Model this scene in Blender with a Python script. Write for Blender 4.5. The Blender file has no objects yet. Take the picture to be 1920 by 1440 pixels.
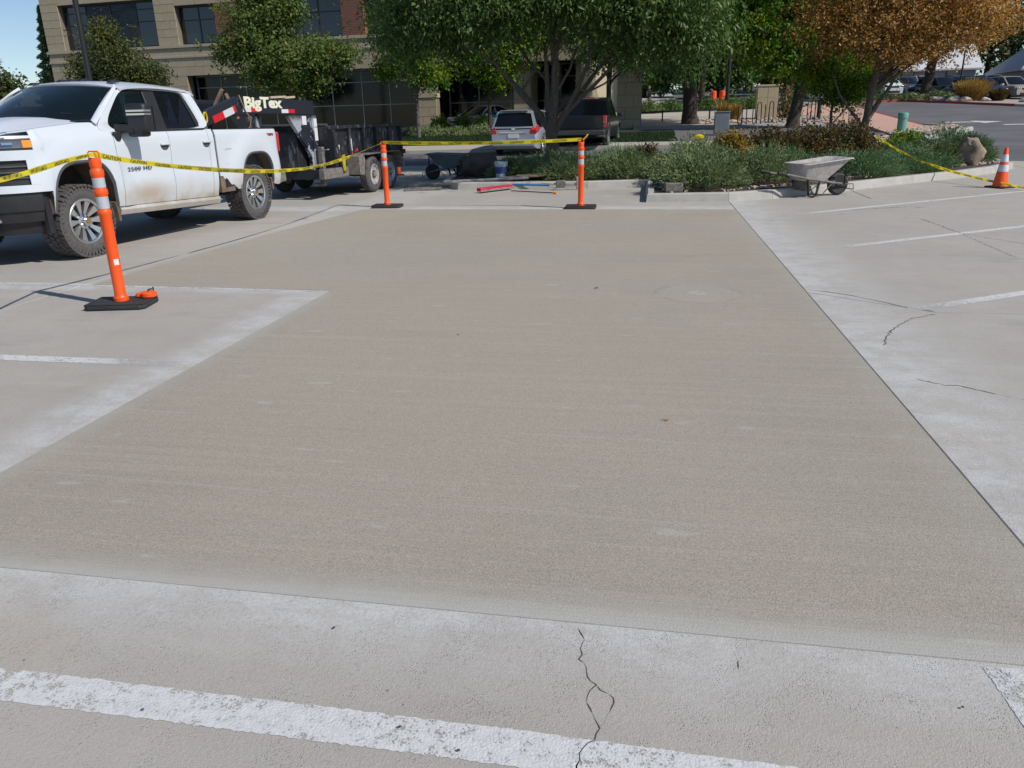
import bpy, bmesh, math, random
import numpy as np
from mathutils import Vector, Matrix
R = math.radians
random.seed(7); rng = np.random.default_rng(11)
scene = bpy.context.scene
COL = scene.collection

# ------------------------------------------------------------------ camera
cam = bpy.data.cameras.new('camera'); cam_o = bpy.data.objects.new('camera', cam); COL.objects.link(cam_o)
rt = Vector((0.9851586, 0.17032772, -0.02123662)); up = Vector((-0.03642501, 0.32836102, 0.94384969)); fw = Vector((-0.16773704, 0.92906809, -0.32969194))
m = Matrix((rt, up, -fw)).transposed().to_4x4(); m.translation = Vector((0, 0, 1.5))
cam_o.matrix_world = m
cam.sensor_width = 36.0; cam.lens = 36.0 * 1440 / 1920.0
cam.clip_start = 0.05; cam.clip_end = 3000
scene.camera = cam_o
# ------------------------------------------------------------------ light
SUN = Vector((0.69, -0.27, 0.69)).normalized()
w = bpy.data.worlds.new('World'); scene.world = w; w.use_nodes = True
nt = w.node_tree; nt.nodes.clear()
sky = nt.nodes.new('ShaderNodeTexSky'); sky.sky_type = 'NISHITA'; sky.sun_disc = False
sky.sun_elevation = math.asin(SUN.z); sky.sun_rotation = math.atan2(SUN.x, SUN.y)
sky.altitude = 1500; sky.air_density = 1.0; sky.dust_density = 0.3; sky.ozone_density = 2.6
bg = nt.nodes.new('ShaderNodeBackground'); bg.inputs[1].default_value = 0.10
out = nt.nodes.new('ShaderNodeOutputWorld')
nt.links.new(sky.outputs[0], bg.inputs[0]); nt.links.new(bg.outputs[0], out.inputs[0])
sl = bpy.data.lights.new('sun', 'SUN'); sl.energy = 4.2; sl.angle = R(0.53); sl.color = (1, 0.955, 0.89)
so = bpy.data.objects.new('sun', sl); COL.objects.link(so); so.location = (10, -5, 30)
so.rotation_euler = SUN.to_track_quat('Z', 'Y').to_euler()
scene.view_settings.view_transform = 'Standard'; scene.view_settings.look = 'None'
scene.view_settings.exposure = 0.0; scene.view_settings.gamma = 1.0
try: scene.view_settings.use_curve_mapping = False
except Exception: pass

# ------------------------------------------------------------------ helpers
def hg(y):
    if y < 28: return 0.0
    if y < 45: return .045 * (y - 28)
    if y < 60: return .765 + .06 * (y - 45)
    return 1.665 + .05 * min(y - 60, 60)

class MB:
    def __init__(s): s.v = []; s.f = []
    def add(s, vs, fs):
        o = len(s.v); s.v += [tuple(p) for p in vs]; s.f += [tuple(i + o for i in f) for f in fs]; return s
    def box(s, x0, x1, y0, y1, z0, z1):
        return s.add([(x0,y0,z0),(x1,y0,z0),(x1,y1,z0),(x0,y1,z0),(x0,y0,z1),(x1,y0,z1),(x1,y1,z1),(x0,y1,z1)],
                     [(3,2,1,0),(4,5,6,7),(0,1,5,4),(1,2,6,5),(2,3,7,6),(3,0,4,7)])
    def obox(s, c, ax, ay, az):   # oriented box: centre and three half-axis vectors
        c, ax, ay, az = map(Vector, (c, ax, ay, az))
        vs = [c + sx*ax + sy*ay + sz*az for sz in (-1, 1) for sx, sy in ((-1,-1),(1,-1),(1,1),(-1,1))]
        return s.add(vs, [(3,2,1,0),(4,5,6,7),(0,1,5,4),(1,2,6,5),(2,3,7,6),(3,0,4,7)])
    def bar(s, a, b, w, h):       # rectangular bar from a to b
        a, b = Vector(a), Vector(b); d = (b - a); L = d.length; d.normalize()
        sd = d.cross(Vector((0,0,1)));
        if sd.length < 1e-3: sd = Vector((1,0,0))
        sd.normalize(); u = sd.cross(d)
        return s.obox((a+b)/2, d*L/2, sd*w/2, u*h/2)
    def tube(s, pts, rs, n=8, cap=True):
        pts = [Vector(p) for p in pts]
        if not hasattr(rs, '__len__'): rs = [rs]*len(pts)
        vs = []; fs = []; prev = None
        for i, p in enumerate(pts):
            d = (pts[min(i+1, len(pts)-1)] - pts[max(i-1, 0)]).normalized()
            if prev is None:
                a = d.cross(Vector((0,0,1)))
                if a.length < 1e-2: a = d.cross(Vector((1,0,0)))
                a.normalize()
            else:
                a = prev - d * prev.dot(d)
                if a.length < 1e-6: a = d.orthogonal()
                a.normalize()
            prev = a; b = d.cross(a)
            for k in range(n):
                t = 2*math.pi*k/n; vs.append(p + (a*math.cos(t) + b*math.sin(t))*rs[i])
        for i in range(len(pts)-1):
            for k in range(n):
                fs.append((i*n+k, i*n+(k+1)%n, (i+1)*n+(k+1)%n, (i+1)*n+k))
        if cap:
            fs.append(tuple(range(n))[::-1]); fs.append(tuple((len(pts)-1)*n+k for k in range(n)))
        return s.add(vs, fs)
    def lathe(s, prof, n=24, axis='Z', c=(0,0,0), cap=True):   # prof: (r, h)
        vs = []; fs = []
        for r, h in prof:
            for k in range(n):
                t = 2*math.pi*k/n; a, b = r*math.cos(t), r*math.sin(t)
                p = (a, b, h) if axis == 'Z' else (h, a, b) if axis == 'X' else (a, h, b)
                vs.append((p[0]+c[0], p[1]+c[1], p[2]+c[2]))
        for i in range(len(prof)-1):
            for k in range(n): fs.append((i*n+k, i*n+(k+1)%n, (i+1)*n+(k+1)%n, (i+1)*n+k))
        if cap: fs.append(tuple(range(n))[::-1]); fs.append(tuple((len(prof)-1)*n+k for k in range(n)))
        return s.add(vs, fs)
    def prism(s, poly, z0, z1):    # polygon in xy, extruded in z
        n = len(poly)
        return s.add([(x,y,z0) for x,y in poly] + [(x,y,z1) for x,y in poly],
                     [tuple(range(n))[::-1], tuple(range(n, 2*n))] + [(i,(i+1)%n,(i+1)%n+n,i+n) for i in range(n)])
    def prismx(s, poly, x0, x1):   # polygon in yz, extruded in x
        n = len(poly)
        return s.add([(x0,y,z) for y,z in poly] + [(x1,y,z) for y,z in poly],
                     [tuple(range(n))[::-1], tuple(range(n, 2*n))] + [(i,(i+1)%n,(i+1)%n+n,i+n) for i in range(n)])
    def grid(s, rows):             # list of rows of points
        n = len(rows[0]); vs = [p for r in rows for p in r]
        return s.add(vs, [(i*n+j, i*n+j+1, (i+1)*n+j+1, (i+1)*n+j) for i in range(len(rows)-1) for j in range(n-1)])
    def mesh(s, name, mat, smooth=None):
        me = bpy.data.meshes.new(name); me.from_pydata(s.v, [], s.f); me.update()
        bm = bmesh.new(); bm.from_mesh(me); bmesh.ops.recalc_face_normals(bm, faces=bm.faces); bm.to_mesh(me); bm.free()
        if mat: me.materials.append(mat)
        if smooth is not None:
            me.polygons.foreach_set('use_smooth', [True]*len(me.polygons)); me.set_sharp_from_angle(angle=R(smooth))
        return me
    def build(s, name, mat, parent=None, smooth=None, bevel=None, solid=None, **props):
        me = s.mesh(name, mat, smooth)
        return link(name, me, parent, bevel, solid, **props)

def link(name, me, parent=None, bevel=None, solid=None, **props):
    o = bpy.data.objects.new(name, me); COL.objects.link(o)
    if parent: o.parent = parent
    if solid:
        md = o.modifiers.new('solid', 'SOLIDIFY'); md.thickness = solid; md.offset = -1
    if solid:
        es = o.modifiers.new('edges', 'EDGE_SPLIT'); es.split_angle = R(50)
    if bevel:
        md = o.modifiers.new('bevel', 'BEVEL'); md.width = bevel; md.segments = 2; md.limit_method = 'ANGLE'; md.angle_limit = R(35)
        if o.data: 
            o.data.polygons.foreach_set('use_smooth', [True]*len(o.data.polygons)); o.data.set_sharp_from_angle(angle=R(50))
    for k, v in props.items(): o[k] = v
    return o

def thing(name, label, cat, loc=(0,0,0), rot=0, group=None):
    o = bpy.data.objects.new(name, None); COL.objects.link(o); o.empty_display_size = .2
    o.location = loc; o.rotation_euler = (0, 0, rot); o['label'] = label; o['category'] = cat
    if group: o['group'] = group
    return o
def tag(o, label, cat, group=None):
    o['label'] = label; o['category'] = cat
    if group: o['group'] = group
    return o
def copy_tree(o, parent=None):
    c = o.copy(); COL.objects.link(c); c.parent = parent
    if parent is None:
        pass
    for ch in list(o.children): copy_tree(ch, c)
    return c

def text_mesh(txt, size, depth=0.0, bold=0.0, shear=0.0, space=1.0):
    cu = bpy.data.curves.new('lettering', 'FONT'); cu.body = txt; cu.size = size; cu.extrude = depth; cu.offset = bold; cu.shear = shear
    cu.space_character = space; cu.resolution_u = 3; cu.align_x = 'LEFT'
    to = bpy.data.objects.new('tmp', cu); COL.objects.link(to)
    dg = bpy.context.evaluated_depsgraph_get(); dg.update()
    me = bpy.data.meshes.new_from_object(to.evaluated_get(dg))
    bpy.data.objects.remove(to); bpy.data.curves.remove(cu)
    return me

# ------------------------------------------------------------------ materials
class NT:
    """tiny helper for node expressions"""
    def __init__(s, name):
        s.m = bpy.data.materials.new(name); s.m.use_nodes = True; s.t = s.m.node_tree
        s.b = s.t.nodes['Principled BSDF']; s.out = s.t.nodes['Material Output']
        s.tc = s.t.nodes.new('ShaderNodeTexCoord')
    def n(s, ty, **kw):
        nd = s.t.nodes.new(ty)
        for k, v in kw.items(): setattr(nd, k, v)
        return nd
    def put(s, sock, v):
        if hasattr(v, 'links') or isinstance(v, bpy.types.NodeSocket): s.t.links.new(v, sock)
        else:
            if isinstance(v, (tuple, list)) and len(v) == 3 and sock.type == 'RGBA': v = (*v, 1)
            sock.default_value = v
    def math(s, op, a, b=0.0, c=None, clamp=False):
        nd = s.n('ShaderNodeMath', operation=op); nd.use_clamp = clamp
        s.put(nd.inputs[0], a); s.put(nd.inputs[1], b)
        if c is not None: s.put(nd.inputs[2], c)
        return nd.outputs[0]
    def mapping(s, scale=(1,1,1), rot=(0,0,0), loc=(0,0,0), src=None):
        nd = s.n('ShaderNodeMapping'); nd.inputs['Scale'].default_value = scale; nd.inputs['Rotation'].default_value = rot; nd.inputs['Location'].default_value = loc
        s.t.links.new(src or s.tc.outputs['Object'], nd.inputs[0]); return nd.outputs[0]
    def noise(s, scale, detail=3, rough=.5, vec=None, dist=0.0, col=False):
        nd = s.n('ShaderNodeTexNoise'); nd.inputs['Scale'].default_value = scale; nd.inputs['Detail'].default_value = detail
        nd.inputs['Roughness'].default_value = rough; nd.inputs['Distortion'].default_value = dist
        s.t.links.new(vec or s.tc.outputs['Object'], nd.inputs['Vector']); return nd.outputs['Color' if col else 'Fac']
    def vor(s, scale, vec=None, out='Distance', feature='F1'):
        nd = s.n('ShaderNodeTexVoronoi', feature=feature); nd.inputs['Scale'].default_value = scale
        s.t.links.new(vec or s.tc.outputs['Object'], nd.inputs['Vector']); return nd.outputs[out]
    def ramp(s, f, a, b, lo=0.0, hi=1.0):   # map range a..b to lo..hi, clamped, smooth
        nd = s.n('ShaderNodeMapRange'); nd.interpolation_type = 'SMOOTHSTEP'
        s.put(nd.inputs[0], f); nd.inputs[1].default_value = a; nd.inputs[2].default_value = b; nd.inputs[3].default_value = lo; nd.inputs[4].default_value = hi
        return nd.outputs[0]
    def mix(s, f, a, b, mode='MIX'):
        nd = s.n('ShaderNodeMix', data_type='RGBA', blend_type=mode)
        s.put(nd.inputs[0], f); s.put(nd.inputs[6], a); s.put(nd.inputs[7], b); return nd.outputs[2]
    def bump(s, h, strength=.3, dist=.01):
        nd = s.n('ShaderNodeBump'); nd.inputs['Strength'].default_value = strength; nd.inputs['Distance'].default_value = dist
        s.t.links.new(h, nd.inputs['Height']); s.t.links.new(nd.outputs[0], s.b.inputs['Normal'])
    def set(s, **kw):
        for k, v in kw.items(): s.put(s.b.inputs[{'col':'Base Color','rough':'Roughness','metal':'Metallic','coat':'Coat Weight','spec':'Specular IOR Level','trans':'Transmission Weight','emit':'Emission Color','emits':'Emission Strength','alpha':'Alpha'}[k]], v)
        return s

def mat(name, col, rough=.6, metal=0., var=.12, vs=6., coat=0., bump=0., bs=60., spec=.5):
    t = NT(name); c = tuple(col)
    n = t.noise(vs, 4, .6)
    t.set(col=t.mix(n, tuple(max(0, x*(1-var*1.6)) for x in c), tuple(min(1, x*(1+var*1.6)) for x in c)), rough=rough, metal=metal, coat=coat, spec=spec)
    if bump: t.bump(t.noise(bs, 4, .6), bump, .01)
    return t.m

M = {}
def sep(t):
    nd = t.n('ShaderNodeSeparateXYZ'); t.t.links.new(t.tc.outputs['Object'], nd.inputs[0]); return nd.outputs
# old concrete, with cement dust swept out over it around the fresh slab
def concrete_old(name, base, aggregate=1.0):
    t = NT(name); x, y, z = sep(t)
    big = t.noise(.55, 5, .6); mid = t.noise(3.2, 5, .65); fine = t.noise(70, 3, .7); fine2 = t.noise(190, 2, .6)
    c = t.mix(t.ramp(big, .3, .7), tuple(b*.90 for b in base), tuple(b*1.06 for b in base))
    c = t.mix(t.ramp(mid, .25, .75, 0, .55), c, tuple(b*q for b, q in zip(base, (.86, .83, .81))))
    st = t.noise(2.0, 4, .6, t.mapping((.25, 2.4, 1), (0, 0, R(35))))
    c = t.mix(t.ramp(st, .55, .75, 0, .35), c, tuple(b*1.15 for b in base))
    c = t.mix(t.ramp(st, .45, .25, 0, .3), c, tuple(b*.72 for b in base))
    sn = t.noise(.75, 6, .7, t.mapping((.8, 1.5, 1), (0, 0, R(30)), (11, 4, 0))); c = t.mix(t.ramp(sn, .54, .72, 0, .5), c, tuple(b*.62 for b in base)); c = t.mix(t.ramp(sn, .42, .28, 0, .45), c, tuple(b*1.22 for b in base))
    sp = t.ramp(t.vor(1.3, t.mapping(loc=(3.3, 1.2, 0))), .10, .02); c = t.mix(t.math('MULTIPLY', sp, t.ramp(t.noise(9, 4, .7), .4, .6, .1, .6)), c, (.15, .14, .13))
    # rusty / earthy tint patches
    c = t.mix(t.ramp(t.noise(1.1, 3, .5, t.mapping(loc=(7, 3, 0))), .55, .75, 0, .4), c, (base[0]*1.0, base[1]*.9, base[2]*.78))
    # dust masks around slab edges
    wob = t.math('MULTIPLY', t.math('SUBTRACT', t.noise(1.7, 6, .72), .5), .62)
    X = t.math('ADD', x, wob); Y = t.math('ADD', y, wob)
    def band(v, a, b): return t.ramp(v, a, b)
    right = t.math('MULTIPLY', t.ramp(X, 2.3, 1.45), t.ramp(x, 1.34, 1.37))
    right = t.math('MULTIPLY', right, t.ramp(y, 1.0, 2.4))
    near = t.math('MULTIPLY', t.ramp(Y, 1.62, 2.02), t.ramp(y, 2.09, 2.05))
    left = t.math('MULTIPLY', t.ramp(X, -3.36, -3.0), t.ramp(Y, 6.75, 6.55))
    left = t.math('MULTIPLY', left, t.ramp(x, 1.3, 1.2))
    left = t.math('MULTIPLY', left, t.ramp(y, 2.0, 2.1))
    top = t.math('MULTIPLY', t.ramp(Y, 6.38, 6.62), t.ramp(y, 6.8, 6.75)); top = t.math('MULTIPLY', top, t.ramp(x, -2.6, -2.7))
    far = t.math('MULTIPLY', t.ramp(Y, 13.75, 13.3), t.ramp(y, 12.8, 12.9)); far = t.math('MULTIPLY', far, t.ramp(x, 1.8, 1.3))
    lfar = t.math('MULTIPLY', t.math('MULTIPLY', t.ramp(x, -5.5, -5.45), .6), t.ramp(y, 8.2, 11.5)); lfar = t.math('MULTIPLY', lfar, t.ramp(x, -4, -4.6))
    near = t.math('MULTIPLY', near, t.ramp(x, 1.2, .9, .55, 1))
    d = right
    for q in (near, left, top, far, lfar): d = t.math('MAXIMUM', d, q)
    d = t.math('MULTIPLY', d, t.ramp(t.noise(3.2, 6, .78), .36, .60, .30, .95)); d = t.math('MULTIPLY', d, t.ramp(t.noise(2.2, 5, .7, t.mapping((.5, 2.6, 1), (0, 0, R(8)))), .34, .56, .55, 1))
    c = t.mix(d, c, (.55, .55, .54))
    # pits and aggregate
    vo = t.vor(130); pit = t.math('MULTIPLY', t.ramp(vo, .30, .12), t.ramp(t.noise(7, 4, .65), .46, .62))
    c = t.mix(t.ramp(fine, .35, .75, 0, .5), c, tuple(b*.80 for b in base))
    c = t.mix(t.ramp(fine2, .5, .75, 0, .45), c, tuple(min(1, b*1.3) for b in base))
    c = t.mix(t.math('MULTIPLY', pit, .6*aggregate), c, (.16, .15, .14))
    vs_ = t.vor(48, out='Color'); sepc = t.n('ShaderNodeSeparateColor'); t.t.links.new(vs_, sepc.inputs[0]); ag = t.math('MULTIPLY', t.ramp(t.vor(48), .36, .22), t.ramp(sepc.outputs[0], .80, .86)); c = t.mix(t.math('MULTIPLY', ag, .35), c, t.mix(sepc.outputs[1], (.22,.20,.18), (.50,.47,.43)))
    vb = t.vor(22); bigpit = t.math('MULTIPLY', t.ramp(vb, .13, .07), t.ramp(t.noise(2.3, 3, .6), .56, .64))
    c = t.mix(t.math('MULTIPLY', bigpit, .7), c, (.09, .085, .08))
    t.set(col=c, rough=.9, spec=.3)
    h = t.math('ADD', t.math('MULTIPLY', fine, .6), t.math('MULTIPLY', fine2, .5)); h = t.math('SUBTRACT', h, t.math('MULTIPLY', pit, .8)); h = t.math('ADD', h, t.math('MULTIPLY', mid, .6))
    t.bump(h, .55, .007)
    return t.m
M['old'] = concrete_old('old_concrete', (.418, .393, .358))
def concrete_new():
    t = NT('fresh_concrete'); x, y, z = sep(t); base = (.354, .318, .260)
    big = t.noise(.5, 4, .6); c = t.mix(t.ramp(big, .3, .7), tuple(b*.86 for b in base), (base[0]*1.10, base[1]*1.08, base[2]*1.07))
    c = t.mix(t.ramp(t.noise(.35, 3, .5, t.mapping(loc=(3, 9, 1))), .4, .7, 0, .7), c, (.345, .325, .285))
    wx = t.math('DIVIDE', t.math('ADD', x, 1.2), 1.6); wy = t.math('DIVIDE', t.math('SUBTRACT', y, 4.8), 2.6); wr_ = t.math('ADD', t.math('ADD', t.math('MULTIPLY', wx, wx), t.math('MULTIPLY', wy, wy)), t.math('MULTIPLY', t.math('SUBTRACT', t.noise(1.3, 4, .6), .5), 1.2))
    c = t.mix(t.ramp(wr_, 1.3, .1, 0, .75), c, (.395, .338, .262))
    mo = t.noise(1.6, 6, .72, t.mapping((.55, 1.6, 1), (0, 0, R(-4)), (2, 5, 0))); c = t.mix(t.ramp(mo, .52, .72, 0, .45), c, (.405, .378, .315)); c = t.mix(t.ramp(mo, .46, .28, 0, .45), c, (.275, .25, .20))
    broom = t.noise(30, 3, .6, t.mapping((.05, 2.2, 1), (0, 0, R(-1.5))))
    broom2 = t.noise(6, 3, .6, t.mapping((.04, 2.5, 1), (0, 0, R(-1.5))))
    fine = t.noise(150, 3, .75); fine2 = t.noise(330, 2, .7)
    c = t.mix(t.ramp(broom, .3, .72, 0, .45), c, tuple(b*1.12 for b in base))
    c = t.mix(t.ramp(broom2, .50, .66, 0, .5), c, tuple(b*1.20 for b in base))
    c = t.mix(t.ramp(broom2, .46, .3, 0, .35), c, tuple(b*.88 for b in base))
    c = t.mix(t.ramp(fine, .40, .62, 0, .75), c, tuple(b*.66 for b in base))
    c = t.mix(t.ramp(fine2, .50, .64, 0, .8), c, tuple(b*1.5 for b in base))
    # broom stop marks every 0.75 m or so
    wv = t.math('ADD', y, t.math('MULTIPLY', t.noise(1.2, 3, .5), .08)); wv = t.math('ADD', wv, t.math('MULTIPLY', x, .03))
    fr = t.math('FRACT', t.math('DIVIDE', wv, .78)); ln = t.math('SUBTRACT', .012, t.math('ABSOLUTE', t.math('SUBTRACT', fr, .5)))
    ln = t.math('MULTIPLY', t.ramp(ln, 0, .006), t.ramp(t.noise(2.2, 3, .6, t.mapping((.35, .6, 1))), .40, .60, .05, .38))
    c = t.mix(ln, c, (.43, .40, .35))
    # grey edge where it was hand trowelled
    e = t.math('MAXIMUM', t.ramp(y, 2.26, 2.05), t.math('MULTIPLY', t.ramp(x, 1.12, 1.36), .5))
    e = t.math('MAXIMUM', e, t.math('MULTIPLY', t.math('MULTIPLY', t.ramp(x, -2.72, -2.88), t.ramp(x, -2.96, -2.9)), t.ramp(y, 6.7, 6.4)))
    e = t.math('MULTIPLY', e, t.ramp(t.noise(3, 4, .6), .3, .6, .2, .7))
    c = t.mix(e, c, (.40, .385, .345))
    ne = t.math('ADD', y, t.math('MULTIPLY', t.math('SUBTRACT', t.noise(5, 5, .7), .5), .10)); c = t.mix(t.ramp(ne, 2.14, 2.03, 0, .8), c, (.45, .44, .41))
    # light bleed marks
    bl = t.noise(5, 2, .5, t.mapping((.7, 2.2, 1), (0, 0, R(10)), (5, 2, 0))); c = t.mix(t.ramp(bl, .66, .74, 0, .40), c, (.47, .46, .43))
    # hand-patched round spot with exposed stones
    dx = t.math('SUBTRACT', x, .45); dy = t.math('SUBTRACT', y, 6.77)
    dd = t.math('SQRT', t.math('ADD', t.math('MULTIPLY', dx, dx), t.math('MULTIPLY', dy, dy)))
    dd = t.math('ADD', dd, t.math('MULTIPLY', t.math('SUBTRACT', t.noise(6, 3, .6), .5), .12))
    sw = t.n('ShaderNodeTexWave', wave_type='RINGS', rings_direction='Z'); sw.inputs['Scale'].default_value = 5; sw.inputs['Distortion'].default_value = 9
    t.t.links.new(t.mapping(loc=(-.45, -6.77, 0)), sw.inputs[0])
    c = t.mix(t.math('MULTIPLY', t.ramp(dd, .38, .33), t.ramp(sw.outputs['Fac'], .1, .9, .10, .30)), c, (.40, .39, .36))
    ring = t.math('MULTIPLY', t.ramp(dd, .40, .36), t.ramp(dd, .31, .35)); c = t.mix(t.math('MULTIPLY', ring, t.ramp(t.noise(2.5, 3, .6), .42, .6, 0, .38)), c, (.24, .235, .21))
    st = t.math('MULTIPLY', t.ramp(dd, .11, .05), t.ramp(t.vor(42), .42, .62)); c = t.mix(t.math('MULTIPLY', st, .6), c, (.50, .49, .45))
    st2 = t.math('MULTIPLY', t.ramp(dd, .12, .07), t.ramp(t.vor(42), .25, .1)); c = t.mix(t.math('MULTIPLY', st2, .6), c, (.14, .135, .12))
    t.set(col=c, rough=.86, spec=.35)
    h = t.math('ADD', t.math('MULTIPLY', fine, .7), t.math('MULTIPLY', broom, .8)); h = t.math('ADD', h, t.math('MULTIPLY', fine2, .4))
    t.bump(h, .7, .006); return t.m
M['new'] = concrete_new()
M['kerb'] = mat('kerb_concrete', (.40, .385, .35), .9, var=.14, vs=5, bump=.4, bs=90)
M['joint'] = mat('joint_filler', (.035, .032, .03), .9)
M['crackm'] = mat('crack_dark', (.075, .068, .06), .95)
def paint_line(name, col, wear=.5):
    t = NT(name); x, y, z = sep(t); n = t.noise(26, 5, .75); n2 = t.noise(3.5, 4, .6); n3 = t.noise(130, 2, .6)
    f = t.math('ADD', t.math('MULTIPLY', n, .6), t.math('MULTIPLY', n2, .4)); f = t.math('ADD', f, t.math('MULTIPLY', t.math('SUBTRACT', n3, .5), .35))
    # cement dust worn over the ends next to the fresh slab
    p = t.math('MULTIPLY', t.ramp(x, 2.9, 1.6), t.ramp(x, 1.3, 1.5)); q = t.math('MULTIPLY', t.ramp(x, -3.8, -3.0), t.ramp(x, -2.8, -2.9))
    p = t.math('MULTIPLY', t.math('MAXIMUM', p, q), t.ramp(y, 2.1, 2.6)); f = t.math('SUBTRACT', f, t.math('MULTIPLY', p, .12))
    al = t.math('MULTIPLY', t.ramp(f, wear-.07, wear+.01), t.math('SUBTRACT', 1, t.math('MULTIPLY', p, .55)))
    t.set(col=t.mix(t.ramp(n, .3, .7), tuple(c*.80 for c in col), col), rough=.8, alpha=al); t.bump(n3, .6, .005); return t.m
M['stripe'] = paint_line('worn_white_paint', (.64, .64, .63), .44)
M['stripe_faint'] = paint_line('faded_white_paint', (.58, .585, .585), .48)
def asphalt():
    t = NT('asphalt'); f = t.noise(90, 3, .7); b = t.noise(.4, 5, .6); s = t.noise(1.2, 4, .6, t.mapping((.2, 2, 1)))
    c = t.mix(t.ramp(b, .3, .7), (.105, .10, .11), (.15, .145, .15)); c = t.mix(t.ramp(s, .5, .75, 0, .4), c, (.19, .185, .185)); c = t.mix(t.ramp(f, .4, .75, 0, .5), c, (.06, .06, .062))
    t.set(col=c, rough=.9); t.bump(f, .5, .01); return t.m
M['asphalt'] = asphalt()
M['walk'] = mat('sidewalk_concrete', (.40, .37, .32), .9, var=.1, vs=2, bump=.2)
M['path_shade'] = mat('shade_darkened_path', (.13, .125, .125), .9, var=.25, vs=6, bump=.3)  # path colour darkened to stand for the shade of the trees over it
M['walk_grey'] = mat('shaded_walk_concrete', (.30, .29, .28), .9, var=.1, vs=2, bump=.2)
M['pink'] = mat('red_tinted_concrete', (.52, .32, .245), .85, var=.08, vs=.7, bump=.15)
M['redpaint'] = mat('red_kerb_paint', (.33, .035, .03), .6, var=.2, vs=4)
M['soil'] = mat('mulch_soil', (.06, .042, .028), 1, var=.4, vs=20, bump=.8, bs=30)
M['gravel'] = mat('gravel_ground', (.36, .32, .29), 1, var=.3, vs=25, bump=.9, bs=40)
M['lawn'] = mat('lawn_soil', (.02, .035, .012), 1, var=.4, vs=12, bump=.8, bs=60)
def orange():
    t = NT('orange_plastic'); n = t.noise(8, 5, .65); s = t.noise(30, 4, .7)
    c = t.mix(t.ramp(n, .35, .75), (.90, .095, .006), (.84, .085, .010)); c = t.mix(t.ramp(s, .62, .72, 0, .5), c, (.35, .10, .04))
    t.set(col=c, rough=.42); t.bump(n, .15, .01); return t.m
M['orange'] = orange()
M['reflect'] = mat('reflective_sheeting', (.50, .52, .56), .35, metal=.2, var=.08, vs=30)
M['rubber'] = mat('black_rubber', (.028, .028, .03), .75, var=.4, vs=14, bump=.35, bs=120)
M['rubber_dusty'] = mat('dusty_rubber', (.085, .08, .078), .85, var=.4, vs=20, bump=.35, bs=120)
def tape_m():
    t = NT('yellow_tape'); t.set(col=(.86, .72, .03), rough=.3); tr = t.n('ShaderNodeBsdfTranslucent'); tr.inputs[0].default_value = (.86, .70, .03, 1)
    mx = t.n('ShaderNodeMixShader'); mx.inputs[0].default_value = .45; t.t.links.new(t.b.outputs[0], mx.inputs[1]); t.t.links.new(tr.outputs[0], mx.inputs[2]); t.t.links.new(mx.outputs[0], t.out.inputs[0]); return t.m
M['yellow'] = tape_m()
M['ink'] = mat('black_ink', (.02, .02, .018), .5)
def car_paint(name, col, dirt=0., metal=0.):
    t = NT(name); x, y, z = sep(t)
    c = col
    if dirt:
        n = t.noise(2.2, 5, .65); zz = t.math('ADD', z, t.math('MULTIPLY', t.math('SUBTRACT', n, .5), .5))
        d = t.math('MULTIPLY', t.ramp(zz, .85, .45), dirt); c = t.mix(d, c, (.42, .33, .22))
        # mud thrown up behind the front wheel
        dx = t.math('SUBTRACT', y, 1.22); dz = t.math('SUBTRACT', z, .66)
        q = t.math('ADD', t.math('MULTIPLY', dx, dx), t.math('MULTIPLY', t.math('MULTIPLY', dz, dz), 9)); q = t.math('ADD', t.math('SQRT', q), t.math('MULTIPLY', t.noise(9, 4, .7), .25))
        c = t.mix(t.math('MULTIPLY', t.ramp(q, .75, .12), .65), c, (.38, .27, .16))
        c = t.mix(t.math('MULTIPLY', t.ramp(zz, .60, .42), .55), c, (.30, .23, .15))
    t.set(col=c, rough=.32, coat=.6, metal=metal); t.b.inputs['Coat Roughness'].default_value = .06
    return t.m
M['white'] = car_paint('white_paint', (.60, .645, .70), .45)
M['white_roof'] = car_paint('white_paint_clean', (.60, .645, .70))
M['silver'] = car_paint('silver_paint', (.50, .53, .58), metal=.55)
M['navy'] = car_paint('navy_paint', (.012, .02, .05))
M['black_paint'] = car_paint('black_paint', (.006, .007, .010))
M['beige_paint'] = car_paint('beige_paint', (.42, .37, .30), metal=.3)
M['grey_paint'] = car_paint('grey_paint', (.20, .22, .25), metal=.4)
M['blue_paint'] = car_paint('blue_grey_paint', (.06, .09, .14), metal=.3)
def glass():
    t = NT('tinted_glass'); t.set(col=(.006, .007, .009), rough=.04, spec=.42); return t.m
M['glass'] = glass()
def glass_see():
    t = NT('windscreen_glass'); t.set(col=(.006, .012, .014), rough=.03, spec=.5, alpha=.84); return t.m
M['glass_see'] = glass_see()
M['blackplastic'] = mat('black_plastic', (.02, .02, .023), .5, var=.3, vs=8)
M['greyplastic'] = mat('grey_plastic', (.07, .072, .078), .6, var=.2, vs=8)
M['muddy'] = mat('muddy_liner', (.16, .12, .085), .95, var=.5, vs=7, bump=.4)
M['under'] = mat('dirty_chassis', (.03, .027, .024), .9, var=.5, vs=9)
M['alloy'] = mat('machined_alloy', (.62, .62, .62), .28, metal=.85, var=.08, vs=8)
M['dkalloy'] = mat('dark_alloy', (.10, .10, .105), .4, metal=.6)
M['chrome'] = mat('chrome', (.75, .76, .78), .12, metal=1, var=.03)
M['amber'] = mat('amber_lens', (.85, .28, .02), .2, coat=.5)
M['lens'] = mat('clear_lamp_lens', (.16, .165, .18), .10, metal=.5, coat=1)
M['redlens'] = mat('red_lens', (.45, .012, .015), .18, coat=1)
M['brass'] = mat('gold_emblem', (.55, .36, .10), .3, metal=.8)
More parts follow.
